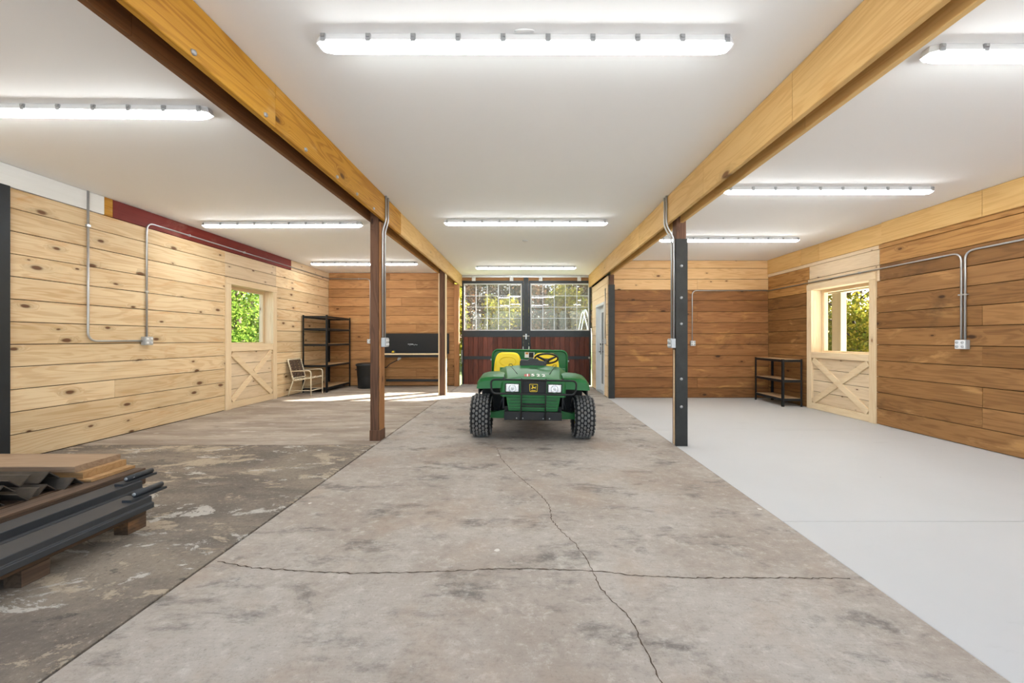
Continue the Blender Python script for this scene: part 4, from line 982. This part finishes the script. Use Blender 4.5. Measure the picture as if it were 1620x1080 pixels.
# fenders
for s in (-1, 1):
    xs = [.37, .50, .60, .665, .70, .705]; dz = [0.0, -.004, -.012, -.030, -.080, -.155]
    prof = [(-.305, .67), (-.30, .765), (-.27, .802), (-.22, .815), (-.10, .825), (.10, .832), (.30, .828), (.44, .80), (.50, .72)]
    rows = []
    for y, z in prof:
        rows.append([(s * x, y + (.03 * (x - .37) / .335) ** 1 * (1 if y < 0 else 0), max(z + d, .655 if y < .4 else .60)) for x, d in zip(xs, dz)])
    m = MB(); m.loft(rows, closed_ring=False, caps=False)
    fo = cpart(m, 'fender', 'green'); so = fo.modifiers.new('solid', 'SOLIDIFY'); so.thickness = .014; so.offset = 0; es = fo.modifiers.new('split', 'EDGE_SPLIT'); es.split_angle = .42
    cpart(MB().box(min(s * .37, s * .70), max(s * .37, s * .70), .30, .315, .28, .80), 'wheel_well', 'black_matte')
    cpart(MB().box(min(s * .682, s * .698), max(s * .682, s * .698), -.20, .30, .58, .68), 'fender_skirt', 'black_matte')
    cpart(MB().box(min(s * .36, s * .38), max(s * .36, s * .38), -.30, .31, .42, .80), 'inner_well', 'black_matte')
# numbers on the hood
def digits(txt, size):
    cu = bpy.data.curves.new('digits', 'FONT'); cu.body = txt; cu.size = size; cu.align_x = 'CENTER'; cu.align_y = 'CENTER'; cu.offset = .004
    to = bpy.data.objects.new('digits', cu); COL.objects.link(to); dg = bpy.context.evaluated_depsgraph_get()
    me = bpy.data.meshes.new_from_object(to.evaluated_get(dg)); bpy.data.objects.remove(to); return me
for i, chx in enumerate('1522'):
    x = -.075 + i * .068; me = digits(chx, .15)
    for v in me.vertices:
        px, py = x + v.co.x * .62, -.245 + v.co.y * 1.0; v.co = (px, py, hood_z(px, py) + .003)
    link('digit', me, 'white_mark', hood)
mm = MB(); X = [-.115 + .07 * k / 4 for k in range(5)]
for a, b in zip(X[:-1], X[1:]):
    mm.add([(a, -.295, hood_z(a, -.295) + .0015), (b, -.295, hood_z(b, -.295) + .0015), (b, -.19, hood_z(b, -.19) + .0015), (a, -.19, hood_z(a, -.19) + .0015)], [(0, 1, 2, 3)])
cpart(mm, 'red_patch', 'red_mark', hood)
mm = MB().add([(-.05, .16, hood_z(.05, .16) + .002), (.07, .16, hood_z(.05, .16) + .002), (.06, .08, hood_z(.05, .08) + .002), (-.04, .08, hood_z(.05, .08) + .002)], [(0, 1, 2, 3)])
cpart(mm, 'hood_decal', 'green_dark', hood)
# dash, wheel, column
da = cpart(MB().prism([(-.185, .88), (.175, .88), (.17, .975), (.09, .985), (.075, 1.01), (-.05, 1.015), (-.065, .99), (-.165, .998), (-.18, .97)], 1, .30, .46), 'dashboard', 'black_plastic'); bevel(da, .012, 2)
cpart(MB().prism([(-.46, .55), (.46, .55), (.46, .88), (-.46, .88)], 1, .32, .38), 'cowl', 'green')
sw = Vector((.205, .56, 1.005)); nrm = Vector((0, .46, .888)); u = Vector((1, 0, 0)); v = nrm.cross(u)
wh = cpart(MB().tube([sw + u * .168 * math.cos(a) + v * .168 * math.sin(a) for a in [2 * PI * k / 36 for k in range(36)]], .0145, 8, closed=True), 'steering_wheel', 'black_plastic')
hub = sw - nrm * .035
m = MB()
for a in (PI / 2, PI / 2 + 2.1, PI / 2 - 2.1): m.tube([hub, sw + u * .165 * math.cos(a) + v * .165 * math.sin(a)], [.02, .013], 8)
m.tube([hub + nrm * .02, hub - nrm * .02], .04, 14); cpart(m, 'spokes', 'black_plastic', wh)
cpart(MB().tube([hub, (.16, .40, .90)], .025, 10), 'steering_column', 'black_plastic', wh)
# seats
def seat(cx):
    st = empty('seat', (0, 0, 0)); st.parent = car
    hw = .205; rows = []
    outline = []
    for k in range(21):
        a = PI * k / 20; ca, sa = math.cos(a), math.sin(a); e = .42
        outline.append((-hw * (abs(ca) ** e) * (1 if ca >= 0 else -1), (abs(sa) ** e)))
    for (sc, dy) in ((.86, -.035), (.95, -.03), (1.0, -.005), (1.0, .04), (.93, .06)):
        rows.append([(cx + x * sc * (1 + .08 * (1 - t)), .93 + dy + .12 * (.62 + .45 * t - .62), .66 + (.415 * t) * (1 - (1 - sc) * .5)) for x, t in outline])
    m = MB(); m.loft(rows, closed_ring=False, caps=False); n = 21
    b0 = len(m.v); m.add(rows[0], [tuple(range(n))]); m.add(rows[-1], [tuple(range(n))])
    bo = cpart(m, 'backrest', 'yellow', st)
    cpart(MB().tube([(cx + .13 * math.cos(a), .885 + .12 * .62 * .62 - .02 + .045 * math.sin(a) * .3, .935 + .07 * math.sin(a)) for a in [2 * PI * k / 24 for k in range(24)]], .006, 6, closed=True), 'stitch_ridge', 'yellow', bo)
    c_ = cpart(MB().prism([(.56, .56), (.95, .54), (.95, .66), (.60, .68), (.55, .65)], 0, cx - hw, cx + hw), 'cushion', 'yellow', st); bevel(c_, .03, 3)
seat(-.375); seat(.215)
cpart(MB().box(-.58, .56, .55, 1.15, .40, .56), 'seat_base', 'black_matte')
cpart(MB().box(-.56, .56, .31, .60, .30, .34), 'floor_board', 'black_matte')
# panel behind the seats and cargo box
pw0, pw1 = -.635, .575; r_ = .09
outl = [(pw0, .60), (pw1, .60)] + [(pw1 - r_ + r_ * math.cos(a), 1.105 - r_ + r_ * math.sin(a)) for a in [PI / 2 * k / 6 for k in range(7)]] + [(pw0 + r_ + r_ * math.cos(a), 1.105 - r_ + r_ * math.sin(a)) for a in [PI / 2 + PI / 2 * k / 6 for k in range(7)]]
cb = cpart(MB().prism(outl, 1, 1.20, 1.235), 'cargo_front', 'green')
rim = [(x, 1.195, z) for x, z in outl[1:] + [outl[0]]]
cpart(MB().tube(rim, .016, 8), 'rim', 'green', cb)
cpart(MB().box(-.115, .045, 1.193, 1.199, .985, 1.075), 'decal', 'white_mark', cb); cpart(MB().box(-.045, .03, 1.190, 1.194, .99, 1.07), 'decal_panel', 'black_matte', cb); cpart(MB().box(-.10, -.055, 1.190, 1.194, 1.04, 1.07), 'decal_panel', 'orange_mark', cb)
for x in (pw0 - .015, pw1 + .015): cpart(MB().tube([(x - .02, 1.21, .94), (x + .02, 1.21, .94)], .014, 8), 'latch', 'box_grey', cb)
m = MB(); x0, x1 = pw0, pw1
m.box(x0, x1, 1.236, 2.5, .62, .66); m.box(x0, x0 + .03, 1.236, 2.5, .66, .95); m.box(x1 - .03, x1, 1.236, 2.5, .66, .95); m.box(x0, x1, 2.47, 2.5, .66, .95)
cpart(m, 'cargo_box', 'green')

# ------------------------------------------------------------------ outside: porch, trees, frame
pp = empty('porch', (6.5, 8.0, -.1)); tag(pp, 'cream painted porch post and beam outside the window in the brown wall', 'porch')
boardo('porch_post', (6.42, 6.54, 7.96, 8.19, -.0995, 2.2), 'cream', pp); boardo('porch_beam', (6.40, 6.60, 2.0, 12.0, 2.2, 2.5), 'cream', pp)
boardo('porch_roof', (5.70, 8.6, 1.5, 12.2, 2.52, 2.60), 'cream', pp)
boardo('porch_post', (8.3, 8.44, 2.6, 2.74, -.0995, 2.52), 'cream', pp)
wf = empty('white_frame', (2.3, 16.0, -.135)); tag(wf, 'white tube frame standing outside behind the sliding barn doors', 'frame')
for dy in (0, .8):
    MB().tube(arc_path([(2.22, 16 + dy, -.135), (2.26, 16 + dy, 1.4), (2.48, 16 + dy, 2.55), (2.72, 16 + dy, 1.6), (2.76, 16 + dy, -.135)], .25), .022, 8).build('side_tube', 'white', wf)
    MB().tube([(2.25, 16 + dy, 1.62), (2.72, 16 + dy, 1.62)], .018, 8).build('rung', 'white', wf)
MB().tube([(2.48, 16, 2.45), (2.48, 16.8, 2.45)], .03, 8).build('top_tube', 'white', wf)

def tree(name, label, x, y, h, rad, mat, n, seed, low=.15, leaf=.15):
    rg = random.Random(seed); z0 = -.135
    t = empty(name, (x, y, z0)); tag(t, label, 'tree', 'trees outside the barn')
    m = MB(); m.tube([(x, y, z0), (x + .1, y, h * .45), (x - .1, y + .1, h * .85)], [.13, .09, .03], 8)
    for k in range(7):
        a = rg.uniform(0, 2 * PI); zz = h * rg.uniform(.25, .75); L = rad * rg.uniform(.5, .9)
        m.tube([(x, y, zz), (x + L * .5 * math.cos(a), y + L * .5 * math.sin(a), zz + L * .3), (x + L * math.cos(a), y + L * math.sin(a), zz + L * .5)], [.05, .03, .012], 5)
    m.build('trunk', 'bark', t)
    # clumps of leaves
    cl_ = []
    for k in range(int(26)):
        a = rg.uniform(0, 2 * PI); rr = rad * math.sqrt(rg.random()); zz = h * (low + (1 - low) * rg.random())
        tap = 1 - .55 * ((zz / h - low) / (1 - low)) ** 2; cl_.append((x + rr * tap * math.cos(a), y + rr * tap * math.sin(a), zz, rad * rg.uniform(.25, .45)))
    vs = []; fs = []
    for i in range(n):
        c_ = cl_[rg.randrange(len(cl_))]; d = Vector((rg.gauss(0, 1), rg.gauss(0, 1), rg.gauss(0, .8))).normalized() * c_[3] * rg.random() ** .4
        p = Vector(c_[:3]) + d; s_ = leaf * rg.uniform(.6, 1.3)
        a_ = Vector((rg.gauss(0, 1), rg.gauss(0, 1), rg.gauss(0, 1))).normalized(); b_ = a_.cross(Vector((rg.gauss(0, 1), rg.gauss(0, 1), rg.gauss(0, 1)))).normalized()
        k = len(vs); vs += [p - a_ * s_ * .5, p + b_ * s_ * .28, p + a_ * s_ * .5, p - b_ * s_ * .28]; fs.append((k, k + 1, k + 2, k + 3))
    me = bpy.data.meshes.new('crown'); me.from_pydata(vs, [], fs); me.update()
    o = link('crown', me, mat, t); o['kind'] = 'stuff'
    return t
TREES = [
    ('yellow green bush-like tree seen low in the barn door window beside the brown corner post', -3.6, 17.5, 3.4, 1.5, 'leaf_yellow', 2600, .16),
    ('rust autumn tree behind the yellow green one outside the barn doors', -4.2, 22.0, 6.2, 2.3, 'leaf_rust', 3600, .17),
    ('dark olive tree outside the middle of the barn doors', -1.4, 23.0, 6.0, 2.2, 'leaf_dark', 3800, .17),
    ('olive tree low outside, behind the centre post of the barn doors', -1.0, 19.0, 3.0, 1.4, 'leaf_yellow', 2600, .15),
    ('rust autumn tree behind the centre post of the barn doors', 1.0, 24.0, 6.4, 2.2, 'leaf_rust', 3600, .17),
    ('yellow leaved tree outside the barn door next to the partition', 2.2, 21.0, 4.0, 1.4, 'leaf_yellow', 2200, .15),
    ('dark olive tree behind the white tube frame', 3.6, 24.0, 6.2, 2.2, 'leaf_dark', 3800, .17),
    ('rust autumn tree at the edge of the wood behind the white tube frame', 5.6, 23.0, 6.0, 2.2, 'leaf_rust', 3400, .17),
    ('olive bush tree low outside behind the white tube frame', 1.9, 18.2, 2.6, 1.2, 'leaf_dark', 2200, .14),
    ('large dark tree far behind the barn door beside the corner post', -6.5, 26.0, 7.0, 3.0, 'leaf_dark', 4200, .2),
    ('large dark tree far behind the middle of the barn doors', 0.0, 28.0, 7.0, 3.2, 'leaf_dark', 4200, .2),
    ('large dark tree far behind the barn door beside the partition', 6.0, 28.0, 7.0, 3.2, 'leaf_dark', 4200, .2),
    ('tall grey brown tree at the back of the wood, far left of the barn doors', -9.0, 33.0, 8.0, 3.6, 'leaf_dark', 5200, .30),
    ('tall rust tree at the back of the wood behind the corner post', -4.0, 33.0, 8.0, 3.2, 'leaf_rust', 5200, .30),
    ('tall olive tree at the back of the wood behind the centre post', 1.5, 34.0, 8.0, 3.6, 'leaf_dark', 5600, .30),
    ('tall rust tree at the back of the wood behind the partition', 6.8, 34.0, 8.0, 3.6, 'leaf_rust', 5200, .30),
    ('bright green leafy tree close outside the window in the pine wall', -9.6, 13.0, 4.6, 1.9, 'leaf_green', 6000, .13),
    ('small green tree low outside the window in the pine wall', -8.6, 11.2, 2.1, 1.0, 'leaf_green', 2600, .11),
    ('dark green tree farther outside the window in the pine wall', -12.5, 16.5, 6.5, 2.8, 'leaf_dark', 5000, .17),
    ('green tree farthest outside the window in the pine wall', -14.0, 20.0, 7.0, 3.2, 'leaf_green', 5000, .19),
    ('yellow green tree outside the porch by the window in the brown wall', 11.6, 14.4, 4.6, 1.9, 'leaf_yellow', 6000, .14),
    ('dark tree farther behind the porch by the window in the brown wall', 14.5, 17.2, 6.0, 2.6, 'leaf_dark', 5000, .18),
    ('low green tree outside the porch by the window in the brown wall', 10.4, 12.2, 2.2, 1.2, 'leaf_yellow', 3000, .12),
]
for i, (lb, x, y, h, rad, mt, n, lf) in enumerate(TREES):
    tree('broadleaf_tree', lb, x, y, h, rad, mt, int(n * 1.5), 100 + i, low=.05 if h < 4.7 else .12, leaf=lf)

for o in bpy.data.objects:
    if '_world' in o: del o['_world']
